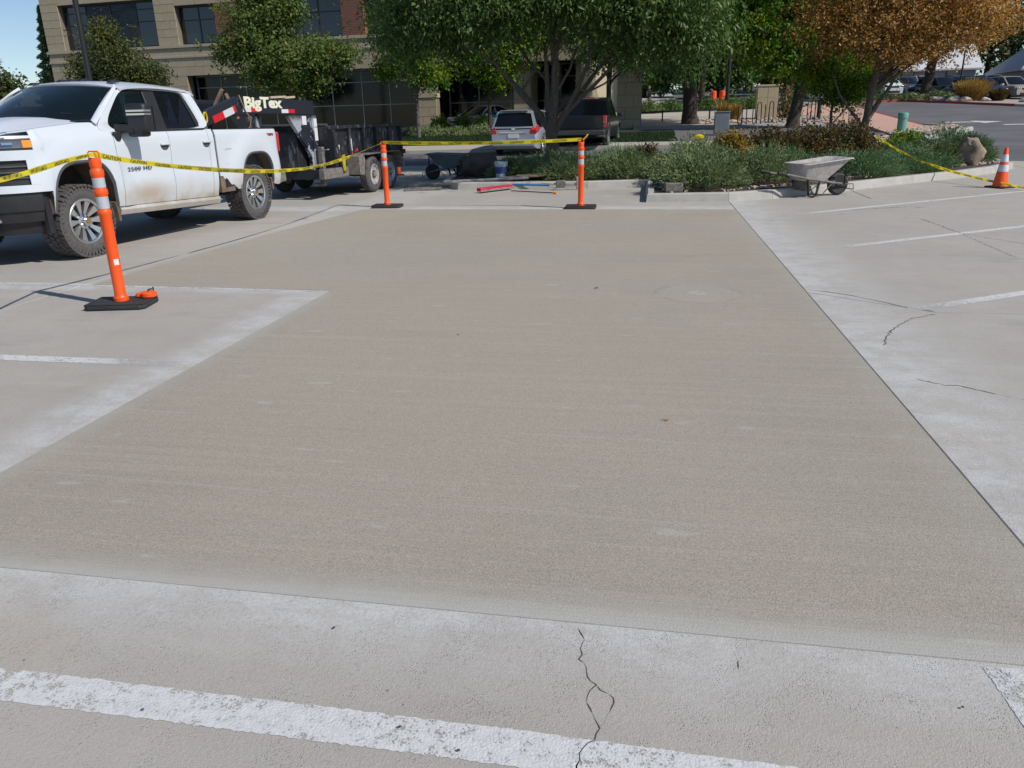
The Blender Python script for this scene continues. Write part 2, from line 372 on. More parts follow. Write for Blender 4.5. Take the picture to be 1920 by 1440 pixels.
M['interior'] = mat('cab_interior', (.05, .048, .045), .8)
def trailer_steel():
    t = NT('scratched_black_steel'); n = t.noise(5, 6, .7, t.mapping((1, 1, .45))); n2 = t.noise(18, 4, .7, t.mapping((1, 1, .12)))
    c = t.mix(t.ramp(n, .57, .64, 0, .75), (.018, .02, .027), (.19, .19, .20)); c = t.mix(t.ramp(n2, .60, .70, 0, .7), c, (.16, .14, .12)); c = t.mix(t.ramp(t.noise(2.5, 4, .6), .55, .8, 0, .6), c, (.06, .05, .042))
    t.set(col=c, rough=.45); return t.m
M['trailer'] = trailer_steel()
def neck_steel():
    t = NT('flaked_black_steel'); n = t.noise(3.2, 5, .62, t.mapping((1, 1, .8), (0, R(0), 0)))
    x, y, z = sep(t); lo = t.ramp(z, 1.62, 1.45)
    c = t.mix(t.math('MULTIPLY', t.ramp(n, .49, .515), lo), (.018, .021, .032), (.33, .36, .41)); c = t.mix(t.ramp(t.noise(14, 4, .7), .62, .7, 0, .5), c, (.12, .13, .15))
    t.set(col=c, rough=.4); return t.m
M['neck'] = neck_steel()
M['steel_dusty'] = mat('cement_dusted_steel', (.17, .155, .135), .85, var=.6, vs=12)
M['letter'] = mat('cream_lettering', (.72, .71, .55), .5)
M['rred'] = mat('red_reflector', (.62, .02, .02), .35)
M['rwhite'] = mat('white_reflector', (.62, .64, .66), .35)
M['decal'] = mat('white_decal', (.68, .68, .68), .5, var=.1, vs=30)
M['wood'] = mat('weathered_wood', (.26, .17, .11), .8, var=.35, vs=14)
M['wood_pale'] = mat('pale_wood', (.45, .38, .28), .8, var=.3, vs=20)
M['tarp'] = mat('tarp_grey', (.30, .31, .32), .7, var=.2)
M['barrow'] = mat('cement_crusted_tray', (.42, .39, .375), .85, var=.35, vs=11, bump=.5, bs=40)
M['barrow_grn'] = mat('grey_green_tray', (.12, .16, .165), .6, var=.35, vs=10, bump=.2)
M['mortar'] = mat('wet_mortar_residue', (.30, .30, .28), .9, var=.35, vs=25, bump=1, bs=30)
M['rock'] = mat('brown_boulder', (.27, .20, .155), .95, var=.45, vs=5, bump=.9, bs=9)
M['rock_dark'] = mat('dark_boulder', (.085, .065, .055), .95, var=.45, vs=5, bump=.9, bs=9)
M['rock_pale'] = mat('pale_boulder', (.48, .42, .36), .95, var=.3, vs=5, bump=.6, bs=9)
M['river'] = mat('river_rock', (.42, .33, .28), .9, var=.5, vs=3)
M['bark'] = mat('grey_bark', (.13, .105, .085), .95, var=.4, vs=12, bump=1, bs=18)
M['bark_dark'] = mat('dark_bark', (.055, .042, .034), .95, var=.4, vs=12, bump=1, bs=18)
M['blackmetal'] = mat('black_metal', (.015, .015, .017), .45)
M['util'] = mat('utility_grey', (.20, .22, .25), .6)
M['greenbol'] = mat('pale_green_plastic', (.13, .33, .26), .55, var=.08)
M['signred'] = mat('orange_mesh', (.85, .10, .01), .6)
M['blue'] = mat('blue_tool_paint', (.02, .17, .40), .5)
M['red'] = mat('red_tool_paint', (.45, .01, .04), .45, var=.2)
M['bucketw'] = mat('white_bucket', (.60, .63, .68), .5, var=.25, vs=9)
M['bluelab'] = mat('blue_label', (.06, .12, .35), .5)
M['bluebag'] = mat('dark_blue_plastic_sheet', (.01, .03, .09), .3, var=.4, vs=9)
def leafm(name, cols, trans=.35, sat_var=.5, rough=.55, clump=1.3):
    t = NT(name)
    g = t.n('ShaderNodeNewGeometry'); r = g.outputs['Random Per Island']
    cr = t.n('ShaderNodeValToRGB'); el = cr.color_ramp.elements
    k = len(cols)
    while len(el) < k: el.new(.5)
    for i, c in enumerate(cols): el[i].position = i/(k-1); el[i].color = (*c, 1)
    f = t.math('ADD', t.math('MULTIPLY', r, .75), t.math('MULTIPLY', t.math('SUBTRACT', t.noise(clump, 3, .5), .5), 1.1)); f = t.math('ADD', f, .12)
    t.t.links.new(f, cr.inputs[0])
    t.set(col=cr.outputs[0], rough=rough, spec=.35)
    tr = t.n('ShaderNodeBsdfTranslucent'); hs = t.n('ShaderNodeHueSaturation'); hs.inputs['Saturation'].default_value = 1.1; hs.inputs['Value'].default_value = 1.35
    t.t.links.new(cr.outputs[0], hs.inputs['Color']); t.t.links.new(hs.outputs[0], tr.inputs[0])
    mx = t.n('ShaderNodeMixShader'); mx.inputs[0].default_value = trans
    t.t.links.new(t.b.outputs[0], mx.inputs[1]); t.t.links.new(tr.outputs[0], mx.inputs[2]); t.t.links.new(mx.outputs[0], t.out.inputs[0]); return t.m
M['ash'] = leafm('ash_leaves', [(.035, .07, .02), (.075, .14, .038), (.13, .22, .06), (.24, .31, .13)], rough=.4, trans=.45)
M['maple'] = leafm('maple_leaves', [(0.041, 0.081, 0.022), (0.081, 0.135, 0.032), (0.135, 0.196, 0.041), (0.243, 0.189, 0.054)])
M['sunny'] = leafm('turning_leaves', [(.03, .085, .015), (.08, .17, .02), (.17, .30, .03), (.50, .44, .03)], clump=.8, trans=.45)
M['orange_leaf'] = leafm('russet_leaves', [(.10, .08, .025), (.27, .14, .04), (.45, .25, .075), (.62, .42, .16)], clump=.9, trans=.35)
M['far_green'] = leafm('far_leaves', [(0.030, 0.048, 0.018), (0.060, 0.084, 0.024), (0.108, 0.132, 0.036), (0.204, 0.144, 0.024)], clump=.4)
M['juniper'] = leafm('juniper_needles', [(0.071, 0.112, 0.041), (0.142, 0.201, 0.083), (0.236, 0.307, 0.136), (0.354, 0.389, 0.177)], trans=.15, clump=2.4)
M['juniper_blue'] = leafm('soft_green_juniper_needles', [(0.061, 0.116, 0.049), (0.104, 0.183, 0.079), (0.171, 0.262, 0.122), (0.244, 0.329, 0.159)], trans=.15, clump=2)
M['brownbush'] = leafm('brown_green_leaves', [(.025, .03, .012), (.06, .055, .02), (.13, .09, .03), (.26, .16, .04)], clump=1.8)
M['yellowbush'] = leafm('golden_leaves', [(.10, .08, .02), (.24, .16, .03), (.36, .24, .04), (.45, .30, .06)], clump=2)
M['limebush'] = leafm('lime_leaves', [(.05, .10, .015), (.12, .20, .02), (.22, .32, .03), (.32, .36, .04)], clump=1.5)
M['grass'] = leafm('grass_blades', [(.01, .025, .006), (.018, .045, .01), (.03, .06, .014)], trans=.2)
M['straw'] = leafm('straw_grass', [(.22, .14, .04), (.36, .24, .07), (.50, .34, .12)], trans=.25)
M['stone'] = mat('tan_stone_block', (.45, .375, .26), .9, var=.12, vs=4, bump=.35, bs=50)
M['stone2'] = mat('tan_stone_block_light', (.43, .355, .24), .9, var=.12, vs=4, bump=.35, bs=50)
M['mortarj'] = mat('mortar_joint', (.19, .16, .12), .95)
M['trim'] = mat('tan_stone_trim', (.45, .385, .28), .9, var=.08, vs=4)
def brick():
    t = NT('brick_wall'); bt = t.n('ShaderNodeTexBrick'); bt.inputs['Color1'].default_value = (.23, .06, .04, 1); bt.inputs['Color2'].default_value = (.16, .045, .032, 1); bt.inputs['Mortar'].default_value = (.24, .16, .12, 1)
    bt.inputs['Scale'].default_value = 1; bt.inputs['Brick Width'].default_value = .22; bt.inputs['Row Height'].default_value = .085; bt.inputs['Mortar Size'].default_value = .012
    t.t.links.new(t.mapping(rot=(R(90), 0, 0)), bt.inputs[0]); t.set(col=bt.outputs[0], rough=.9); return t.m
M['brick'] = brick()
def winglass():
    t = NT('window_glass'); t.set(col=(.012, .016, .022), rough=.05, spec=.9); t.bump(t.noise(.7, 2, .5), .06, .05); return t.m
M['winglass'] = winglass()
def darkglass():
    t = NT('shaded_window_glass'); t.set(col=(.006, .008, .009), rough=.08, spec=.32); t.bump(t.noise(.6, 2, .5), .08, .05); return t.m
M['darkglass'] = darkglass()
M['frame'] = mat('window_frame', (.03, .03, .034), .5)
M['frame_pale'] = mat('pale_window_frame', (.30, .30, .28), .5)
M['roofgrey'] = mat('metal_roof', (.33, .35, .38), .5, var=.06)
M['roofwhite'] = mat('pale_metal_roof', (.62, .62, .61), .5, var=.06)
M['wallgrey'] = mat('grey_siding', (.33, .33, .34), .8)
M['skin'] = mat('skin', (.40, .25, .18), .6); M['jeans'] = mat('jeans', (.06, .08, .11), .9); M['darkblue'] = mat('dark_blue_cloth', (.02, .03, .12), .9); M['limecloth'] = mat('lime_cloth', (.6, .75, .15), .8); M['darkcloth'] = mat('dark_cloth', (.015, .015, .02), .9); M['hair'] = mat('dark_hair', (.02, .013, .01), .8)
# ================================================================== GROUND AND SETTING
def terrain():
    xs = sorted(set(list(np.arange(-160, -40, 10.)) + list(np.arange(-40, 60, 4.)) + list(np.arange(60, 261, 10.))))
    ys = [-30, -10, 0, 14, 27.99, 28.2, 31, 35, 40, 45, 50, 55, 60, 70, 80, 100, 120, 160, 220, 320, 600]
    b = MB(); b.grid([[(x, y, hg(y) - .05) for x in xs] for y in ys]); return b
terrain().build('ground', M['asphalt'], kind='structure')

def sheet(name, poly, mt, dz, thick=.03, parent=None, step=2.0, **props):
    """ground sheet following the slope: polygon cut at the terrain breaks"""
    me = bpy.data.meshes.new(name); bm = bmesh.new()
    vs = [bm.verts.new((x, y, 0)) for x, y in poly]; bm.faces.new(vs)
    y0, y1 = min(p[1] for p in poly), max(p[1] for p in poly)
    for yc in [28, 31.5, 35, 40, 45, 50, 55, 60, 66, 72, 80, 90, 100, 120]:
        if y0 < yc < y1:
            bmesh.ops.bisect_plane(bm, geom=bm.verts[:]+bm.edges[:]+bm.faces[:], plane_co=(0, yc, 0), plane_no=(0, 1, 0))
    for v in bm.verts: v.co.z = hg(v.co.y) + dz
    r = bmesh.ops.extrude_face_region(bm, geom=bm.faces[:])
    for g in r['geom']:
        if isinstance(g, bmesh.types.BMVert): g.co.z -= thick
    bmesh.ops.recalc_face_normals(bm, faces=bm.faces); bm.to_mesh(me); bm.free(); me.materials.append(mt)
    return link(name, me, parent, **props)

# --- parking lot: dark base in the joints, and the concrete panels on it
lot = MB().box(-40, 40, -8, 24.2, -.045, -.02).build('parking_lot', M['joint'], kind='structure')
g = .0055
JL = -5.515
def panel(poly, mt=M['old'], z=0.0, label=None, bev=.004):
    o = MB().prism(poly, -.019 if z == 0 else 0.0005, z if z else 0.0).build('concrete_panel', mt, lot, bevel=bev if z == 0 else None)
    if label: o['label'] = label
    return o
# middle panel under and round the fresh slab, up to the far joint
panel([(JL+g, -8), (1.37-g, -8), (1.37-g, 13.22), (-1.4, 13.28-g), (-4.9, 13.62-g), (JL+g, 13.76-g)])
panel([(JL-g, 24), (-40, 24), (-40, -8), (JL-g, -8)])
panel([(JL+g, 13.76+g), (-4.9, 13.62+g), (-1.4, 13.28+g), (1.37-g, 13.24), (1.37-g, 24), (JL+g, 24)])
panel([(1.37+g, -8), (40, -8), (40, 6.27-g), (2.2, 6.24-g), (1.37+g, 6.90-g)])
panel([(1.37+g, 6.90+g), (2.2, 6.24+g), (40, 6.27+g), (40, 12.8), (3.7, 9.85-g), (2.2, 9.57-g), (1.37+g, 9.54-g)])
panel([(1.37+g, 9.54+g), (2.2, 9.57+g), (3.7, 9.85+g), (40, 12.82), (40, 24), (3.88, 24), (3.82, 14.6), (3.80, 14.6), (3.86, 24), (1.37+g, 24)])
panel([(-2.89, 2.05), (1.37-g, 2.0), (1.37-g, 13.0), (-4.96, 13.1), (-5.27, 10.1), (-5.42, 6.72), (-2.89, 6.64)], M['new'], .004,
      'fresh tan concrete panel with fine broom lines across it', )

def ribbon(b, pts, w, z, jag=0.0, seed=1, rag=0.0):
    rr = random.Random(seed); L = []; Rr = []; P = []
    for i in range(len(pts)-1):
        (x0, y0), (x1, y1) = pts[i], pts[i+1]; k = max(1, int(math.hypot(x1-x0, y1-y0)/ ((.05 if w > .009 else .018) if jag else .012 if rag else 3)))
        for j in range(k): P.append((x0+(x1-x0)*j/k, y0+(y1-y0)*j/k))
    P.append(pts[-1]); rows = []
    for i, (x, y) in enumerate(P):
        a = P[max(0, i-1)]; c = P[min(len(P)-1, i+1)]; dx, dy = c[0]-a[0], c[1]-a[1]; q = math.hypot(dx, dy) or 1
        nx, ny = -dy/q, dx/q; jx = rr.uniform(-jag, jag); ww = w*(rr.choice((.18,.5,.8,1,1.35)) if jag > 0 else 1)/2
        if jag and i in (0, len(P)-1): ww *= .2
        x += nx*jx; y += ny*jx; w0 = ww+rr.uniform(-rag, rag); w1 = ww+rr.uniform(-rag, rag); rows.append([(x-nx*w0, y-ny*w0, z), (x+nx*w1, y+ny*w1, z)])
    b.grid(rows)
cracks = [([(1.36,7.00),(1.52,6.93),(1.69,6.81),(1.82,6.65),(2.01,6.43),(2.2,6.25)],.012,.008),
 ([(1.57,5.27),(1.70,5.60),(1.83,5.84),(1.97,6.02),(2.19,6.19)],.010,.012),
 ([(1.57,4.58),(1.62,4.53),(1.69,4.48),(1.77,4.47),(1.90,4.36),(2.3,4.08),(2.9,3.9)],.008,.008),
 ([(3.78,11.83),(3.82,11.10),(3.83,10.48),(4.03,10.02),(4.35,9.35),(4.6,8.6)],.013,.02),
 ([(3.83,10.48),(3.79,9.54),(3.77,8.73)],.008,.02),
 ([(-0.17,1.99),(-0.15,1.94),(-0.15,1.85),(-0.12,1.78),(-0.10,1.75),(-0.12,1.70),(-0.10,1.64),(-0.08,1.59),(-0.09,1.55),(-0.12,1.50),(-0.12,1.42)],.0040,.006),
 ([(-0.10,1.75),(-0.06,1.72),(-0.04,1.69),(-0.06,1.63),(-0.08,1.59)],.0030,.006), ([(0.29,1.95),(0.30,1.91),(0.30,1.87)],.003,.002),
 ([(3.1,12.95),(3.4,13.05),(3.75,13.20),(4.03,13.34),(4.3,13.2)],.03,.02), ([(2.15,1.75),(2.4,1.9)],.004,.003)]
for i, (p, ww, jg) in enumerate(cracks):
    b = MB(); ribbon(b, p, ww*.78, .0016, jg, i); b.build('crack', M['crackm'], lot)
# painted bay lines
for p, ww, mt in [([(-14,4.42),(-3.0,4.38)],.115,'stripe'), ([(-9,6.72),(-5.45,6.70)],.07,'stripe_faint'), ([(-5.4,6.695),(-2.95,6.61)],.10,'stripe_faint'),
               ([(1.9,6.21),(4.6,7.93),(9,10.7)],.115,'stripe'), ([(1.9,9.14),(5.2,11.36),(10,14.6)],.115,'stripe'), ([(1.7,11.99),(6.75,15.8),(9,17.5)],.115,'stripe'), ([(1.03,1.985),(1.05,1.7),(1.1,1.2)],.11,'stripe_faint')]:
    b = MB(); ribbon(b, p, ww, 0.0016, rag=.002 if ww > .1 else 0); b.build('painted_line', M[mt], lot)
b = MB(); ribbon(b, [(-8, 1.60), (-1.8, 1.508), (-.31, 1.495), (.42, 1.475), (1.4, 1.44)], .118, 0.0016, rag=.003); b.build('painted_line', M['stripe'], lot)

# --- kerbed planting island
def kerb_line(name, pts, w, h, mt, parent=None, seg=1.5, base=True, **props):
    """kerb pieces along a line, each cast piece an object of its own"""
    acc = []
    for i in range(len(pts)-1):
        (x0,y0),(x1,y1) = pts[i], pts[i+1]; k = max(1, round(math.hypot(x1-x0, y1-y0)/seg))
        for j in range(k): acc.append((x0+(x1-x0)*j/k, y0+(y1-y0)*j/k))
    acc.append(pts[-1]); objs = []
    def nrm(i):
        a = acc[max(0,i-1)]; c = acc[min(len(acc)-1,i+1)]; dx,dy = c[0]-a[0], c[1]-a[1]; q = math.hypot(dx,dy); return -dy/q, dx/q
    for i in range(len(acc)-1):
        (x0,y0),(x1,y1) = acc[i], acc[i+1]; (a0,b0),(a1,b1) = nrm(i), nrm(i+1); t = .003/max(.1, math.hypot(x1-x0, y1-y0))
        X0,Y0 = x0+(x1-x0)*t, y0+(y1-y0)*t; X1,Y1 = x1-(x1-x0)*t, y1-(y1-y0)*t
        z0, z1 = hg(Y0), hg(Y1); bt = .035
        vs = []
        for (X,Y,nx,ny,z) in ((X0,Y0,a0,b0,z0),(X1,Y1,a1,b1,z1)):
            X -= nx*.10; Y -= ny*.10
            vs += [(X-nx*.02,Y-ny*.02,z-.04),(X+nx*(w),Y+ny*(w),z-.04),(X+nx*w,Y+ny*w,z+h),(X+nx*bt,Y+ny*bt,z+h),(X+nx*(bt*.35),Y+ny*(bt*.35),z+h-.02)]
        o = MB().add(vs, [(0,1,6,5),(1,2,7,6),(2,3,8,7),(3,4,9,8),(4,0,5,9),(4,3,2,1,0),(5,6,7,8,9)]).build(name, mt, parent, **props); objs.append(o)
    return objs
isl_r = [(.03,17.3),(.02,14.17),(1.34,14.31),(2.10,14.73),(3.72,16.2),(5.29,17.7),(6.69,19.0),(7.86,20.3),(8.75,21.6),(9.0,23.2),(8.6,25.2),(7.4,27.2),(5.0,28.6),(1.5,28.6),(-4.2,28.0),(-4.9,25.5),(-5.0,21.5),(-4.85,19.5),(-4.55,17.4),(-4.1,16.85),(-1.33,16.95)]
isl = isl_r + [isl_r[0]]
island = sheet('planting_bed', [(x,y) for x,y in isl_r], M['soil'], .115, .1, kind='structure')
kerb_line('kerb_stone', isl, .16, .15, M['kerb'], island, 1.6)
# loose pale gravel at the island edge
b = MB(); rr = random.Random(4)
for k in range(520):
    if k < 260: t = rr.random(); x = 7.0+1.7*t; y = 20.4+1.6*t+rr.uniform(.0, 1.0)
    elif k < 420: x = rr.uniform(-.3, .7); y = rr.uniform(14.5, 17.6) if x > .25 else rr.uniform(17.3, 18.0)
    else: x = rr.uniform(1.2, 5.2); y = 14.5+(x-1.2)*.95+rr.uniform(.05,.3)
    s = rr.uniform(.015, .04); c = Vector((x, y, .12+s*.5)); a = rr.random()*3
    b.obox(c, (s*math.cos(a), s*math.sin(a), .2*s), (-s*.7*math.sin(a), s*.7*math.cos(a), 0), (0, .1*s, s*.5))
b.build('bed_gravel', M['river'], island, kind='stuff')

# --- concrete drive edge / asphalt strips behind the lot
sheet('concrete_apron', [(-30,24.2),(-5.3,24.2),(-5.2,25.4),(-30,26.2)], M['walk'], -.002, .03, kind='structure')
sheet('road', [(-60,26.2),(-5.2,25.4),(-4.6,28.3),(1.5,29.0),(5.0,29.2),(7.6,27.9),(9.3,25.0),(10.3,24.4),(60,24.4),(60,54),(22.9,54.2),(20.4,59.0),(18.0,64.2),(10,62.5),(11.2,60),(13.6,58.6),(13.3,52),(13.2,45.2),(12.9,41.5),(13.9,38.6),(12.4,36.4),(10.2,33.4),(5,32.0),(.3,31.9),(-9.6,31.0),(-60,31.6)], M['asphalt'], -.004, .03, kind='structure')
b = MB(); 
for p in ([(-8.8,27.2),(-7.4,30.2)], [(-12,27),(-10.6,30.3)]): ribbon(b, p, .10, .004)
b2 = b.build('painted_line', M['stripe'], bpy.data.objects['road'])
# white arrows on the far road
for (x, y, s) in ((15.6, 43.9, 1.0), (17.4, 41.6, 1.0)):
    z = hg(y)+.004
    bb = MB(); P = [(-.9,-.12),(.3,-.12),(.3,-.45),(1.3,0),(.3,.45),(.3,.12),(-.9,.12)]
    bb.add([(x+px*s*1.2, y+py*2.2, hg(y+py*2.2)+.006) for px, py in P], [tuple(range(7))]); bb.build('road_arrow', M['stripe'], bpy.data.objects['road'])
# concrete crossing at the far lot edge on the right
sheet('concrete_drive', [(8.95,18),(40,18),(40,24.2),(10.5,24.2),(9.4,24.8)], M['walk'], .0035, .02, kind='structure')
# kerb and walk behind the parked cars
wk = sheet('sidewalk', [(-60,31.7),(-9.6,31.1),(-.3,32.0),(5,32.1),(5,33.6),(-9.6,33.4),(-60,33.9)], M['walk'], .12, .15, kind='structure')
sheet('lawn', [(-60,33.95),(-9.6,33.45),(1.0,33.6),(1.0,41.2),(-9,43.0),(-60,45)], M['lawn'], .10, .15, kind='structure')
sheet('grey_path', [(1.05,33.6),(5,33.6),(9.5,33.6),(9.7,36.5),(8.9,40.5),(6.9,41.6),(1.05,41.0)], M['path_shade'], .105, .15, kind='structure')
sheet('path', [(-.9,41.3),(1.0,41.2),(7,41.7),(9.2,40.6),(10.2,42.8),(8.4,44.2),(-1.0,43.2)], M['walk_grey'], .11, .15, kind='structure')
sheet('gravel_bed', [(-1.0,43.25),(8.4,44.25),(10.4,48.2),(8,50),(-1,46.8)], M['gravel'], .10, .15, kind='structure')
sheet('plaza', [(-1.0,46.9),(8,50.05),(9.3,56),(2,60),(2,100),(-25,100),(-25,46.9)], M['walk'], .09, .15, kind='structure')
sheet('red_walk', [(8.5,44.25),(10.25,42.8),(9.8,36.6),(12.2,36.5),(12.5,41.6),(12.75,45.2),(12.9,52),(13.2,58.4),(10.9,59.8),(9.4,56),(8.1,50.0),(10.45,48.2)], M['pink'], .118, .15, kind='structure')
kerb_line('red_kerb', [(12.55,41.4),(12.85,45.2),(13.0,52),(13.3,58.5),(11.0,60.0)][::-1], .16, .125, M['redpaint'], bpy.data.objects['red_walk'], 3.0)
# rock bed with kerb beside the red walk
rb = sheet('rock_bed', [(7.3,32.6),(10.0,33.4),(12.3,36.2),(13.7,38.4),(12.3,40.6),(12.2,36.6),(9.75,36.5),(9.5,33.7),(7.2,33.5)], M['gravel'], .12, .15, kind='structure')
kerb_line('kerb_stone', [(5.1,32.2),(10.1,33.4),(12.4,36.2),(13.8,38.5),(12.7,41.3)], .16, .15, M['kerb'], rb, 2.2)
b = MB(); rr = random.Random(9)
for k in range(700):
    t = rr.random()
    if k < 450: x = 9.6+3.9*t; y = 34.2+4.4*t+rr.uniform(.0, 2.0)*(1-.3*t)
    elif k < 560: x = rr.uniform(5.3, 9.6); y = rr.uniform(33.3, 34.1)
    else: x = rr.uniform(2, 9.6); y = rr.uniform(44.6, 47.6)
    s = rr.uniform(.05, .13); c = Vector((x, y, hg(y)+.12+s*.3)); a = rr.random()*3
    b.lathe([(.01,-s*.5),(s*.8,-s*.3),(s,.0),(s*.7,s*.35),(.01,s*.5)], 6, 'Z', tuple(c))
b.build('river_rocks', M['river'], rb, smooth=60, kind='stuff')
# far side of the road: red kerb, planting strip, far lot
sheet('verge', [(10.8,62.7),(18.1,64.3),(20.5,59.1),(23,54.3),(60,54.1),(60,57.5),(26,58),(21.5,66.5),(18,68.2),(4,66)], M['gravel'], .10, .15, kind='structure')
kerb_line('red_kerb', [(22.3,55.6),(20.45,59.0),(18.05,64.25),(14.5,63.6)][::-1], .18, .14, M['redpaint'], bpy.data.objects['verge'], 3.0)
kerb_line('kerb_stone', [(60,54.0),(22.95,54.25),(22.3,55.5)][::-1], .18, .14, M['kerb'], bpy.data.objects['verge'], 4.0)
sheet('far_parking', [(4,66.1),(18,68.3),(21.6,66.6),(26.1,58.1),(60,57.6),(120,60),(120,120),(4,120)], M['asphalt'], -.002, .03, kind='structure')

# ================================================================== OFFICE BUILDING
bd = thing('office_building', 'tan stone office building with brick piers and dark windows behind the trees', 'building', (-12.49, 46.05, .0), math.atan2(-.108, .994))
GZ = .55
TOP = 12.5
# backing walls (joint colour) with openings made by the layout of solid rectangles
solid = [(-27.0,-25.6,GZ,4.3),(-18.2,-16.6,GZ,4.3),(-1.2,.1,GZ,2.58),(-1.2,.1,2.84,4.3),(-27.0,-25.6,6.1,TOP),(-18.3,-16.8,6.1,TOP),(-1.2,.1,6.1,TOP),
         (10.6,11.9,GZ,4.3),(-27.0,11.9,4.3,5.35),(-25.6,-18.3,8.78,TOP),(-16.8,-1.2,8.3,TOP),(.1,11.9,8.3,TOP)]
for x0,x1,z0,z1 in solid: MB().box(x0+.012, x1-.012, .012, .55, z0+.001, z1-.001).build('wall', M['mortarj'], bd)
MB().box(-27.0, 8.5, 14.0, 14.3, GZ, TOP).build('wall', M['wallgrey'], bd)
MB().box(-27.0, -26.7, .56, 14.0, GZ, TOP).build('wall', M['stone'], bd)
MB().box(8.2, 8.5, .56, 14.0, GZ, TOP).build('wall', M['stone'], bd)
MB().box(-26.9, 8.1, .6, 13.9, TOP-.3, TOP-.1).build('roof', M['wallgrey'], bd)
MB().box(-26.6, 8.1, .9, 13.9, 5.0, 5.3).build('floor_slab', M['interior'], bd)
# stone blocks, laid in courses
block_me = {}
def block(w, h, k):
    key = (round(w, 2), round(h, 2), k)
    if key not in block_me:
        bb = MB().box(0, w-.02, -.0, .04, 0, h-.02); me = bb.mesh('stone_block', M['stone'] if k else M['stone2'])
        block_me[key] = me
    return block_me[key]
nblk = 0
def courses(x0, x1, z0, z1, bw, bh, off=0):
    global nblk
    n = max(1, round((z1-z0)/bh)); h = (z1-z0)/n
    for i in range(n):
        x = x0; first = True
        while x < x1-.05:
            wd = bw*(.5 if first and (i+off) % 2 else 1); first = False
            wd = min(wd, x1-x)
            if x1-x-wd < .25: wd = x1-x
            o = bpy.data.objects.new('stone_block', block(wd, h, rng.random() < .5)); COL.objects.link(o); o.parent = bd
            o.location = (x+.01, -.012-random.uniform(0, .008), z0+i*h+.01); x += wd; nblk += 1
for s in [(-27.0,-25.6,GZ,4.3,1.4,.58,0),(-18.2,-16.6,GZ,4.3,1.0,.6,0),(-1.2,.1,GZ,2.58,.85,.56,0),(-1.2,.1,2.84,4.3,.85,.5,0),(-27.0,-25.6,6.1,9.8,1.4,.46,0),
          (-18.3,-16.8,6.1,9.8,1.0,.46,0),(-1.2,.1,6.1,9.8,.85,.46,0),(10.6,11.9,GZ,4.3,.9,.58,0),(-27.0,11.9,4.3,5.35,1.3,.525,0),(-25.6,-18.3,8.78,9.8,1.5,.5,0),(-16.8,-1.2,8.3,9.8,1.5,.5,0)]:
    courses(*s)
# trim bands and sill
MB().box(-27.06, 11.96, -.07, .5, 5.35, 5.48).build('trim_band', M['trim'], bd, bevel=.01)
MB().box(-27.02, 11.92, -.03, .5, 5.484, 5.74).build('trim_band', M['stone'], bd)
MB().box(-27.10, 12.0, -.10, .5, 5.93, 6.09).build('sill_band', M['trim'], bd, bevel=.01)
MB().box(-27.02, 11.92, .02, .5, 5.744, 5.926).build('trim_band', M['stone2'], bd)
MB().box(-1.26, .16, -.06, .5, 2.59, 2.83).build('trim_band', M['trim'], bd, bevel=.01)
for x0, x1 in ((-14.0,-12.4),(-5.5,-4.1),(3.6,5.0)):
    MB().box(x0, x1, -.02, .5, 6.1, 8.29).build('brick_pier', M['brick'], bd)
# windows: recessed panes with frames and mullions
def window(x0, x1, z0, z1, ml, tr, d=.42, fm='frame', name='window', gl='winglass'):
    f = MB()
    f.box(x0, x1, d-.04, d+.03, z1-.07, z1-.002); f.box(x0, x1, d-.04, d+.03, z0+.002, z0+.07)
    f.box(x0, x0+.06, d-.04, d+.03, z0+.07, z1-.07); f.box(x1-.06, x1, d-.04, d+.03, z0+.07, z1-.07)
    for q in ml: f.box(q-.03, q+.03, d-.035, d+.02, z0+.072, z1-.072)
    fr = f.build(name, M[fm], bd)
    for q in tr: MB().box(x0+.062, x1-.062, d-.05, d+.01, q-.025, q+.025).build('mullion', M['frame_pale' if fm == 'frame_pale' else 'frame'], fr)
    xs = [x0+.06]+list(ml)+[x1-.06]; zs = [z0+.07]+list(tr)+[z1-.07]
    for i in range(len(xs)-1):
        for j in range(len(zs)-1):
            MB().box(xs[i]+.031, xs[i+1]-.031, d, d+.012, zs[j]+.026, zs[j+1]-.026).build('pane', M[gl], fr)
window(-25.6,-18.3,6.1,8.77,[-21.9,-19.95,-23.8],[7.6,8.3])
window(-16.8,-14.0,6.1,8.29,[-15.4],[7.5]); window(-12.4,-5.5,6.1,8.29,[-10.7,-9,-7.2],[7.5]); window(-4.1,-1.2,6.1,8.29,[-2.6],[7.5])
window(.1,3.6,6.1,8.29,[1.8],[7.5]); window(5.0,11.9,6.1,8.29,[6.8,8.6,10.2],[7.5])
window(-25.6,-18.2,GZ,4.3,[-23.8,-22,-20],[3.6], .9, gl='darkglass'); window(-16.6,-1.2,GZ,4.3,[-14.8,-13.,-11.,-9.,-7.,-5.,-3.2],[2.3,3.6], .9, 'frame_pale', gl='darkglass')
window(.1,8.2,GZ,4.3,[2,4,5.2,7],[2.3,3.6], 2.2, 'frame_pale', gl='darkglass')
MB().box(4.6,5.6,.6,2.2,GZ,4.3).build('wall', M['stone'], bd)
MB().box(6.2,8.2,1.2,1.5,GZ,1.9).build('wall', M['stone'], bd)

# plaza wall pillar far right of the building
pl = thing('stone_pillar', 'short tan stone block pillar behind the bike racks', 'pillar', (6.3, 47.9, hg(47.9)))
for i in range(3):
    for j in range(2): MB().box(-.56+j*.565, -.01+j*.565-.0, -.3, .3, .05+i*.58, .05+i*.58+.57).build('stone_block', M['stone2'], pl, bevel=.008)
MB().box(-.60, .60, -.33, .33, 1.80, 1.90).build('cap', M['trim'], pl, bevel=.01)

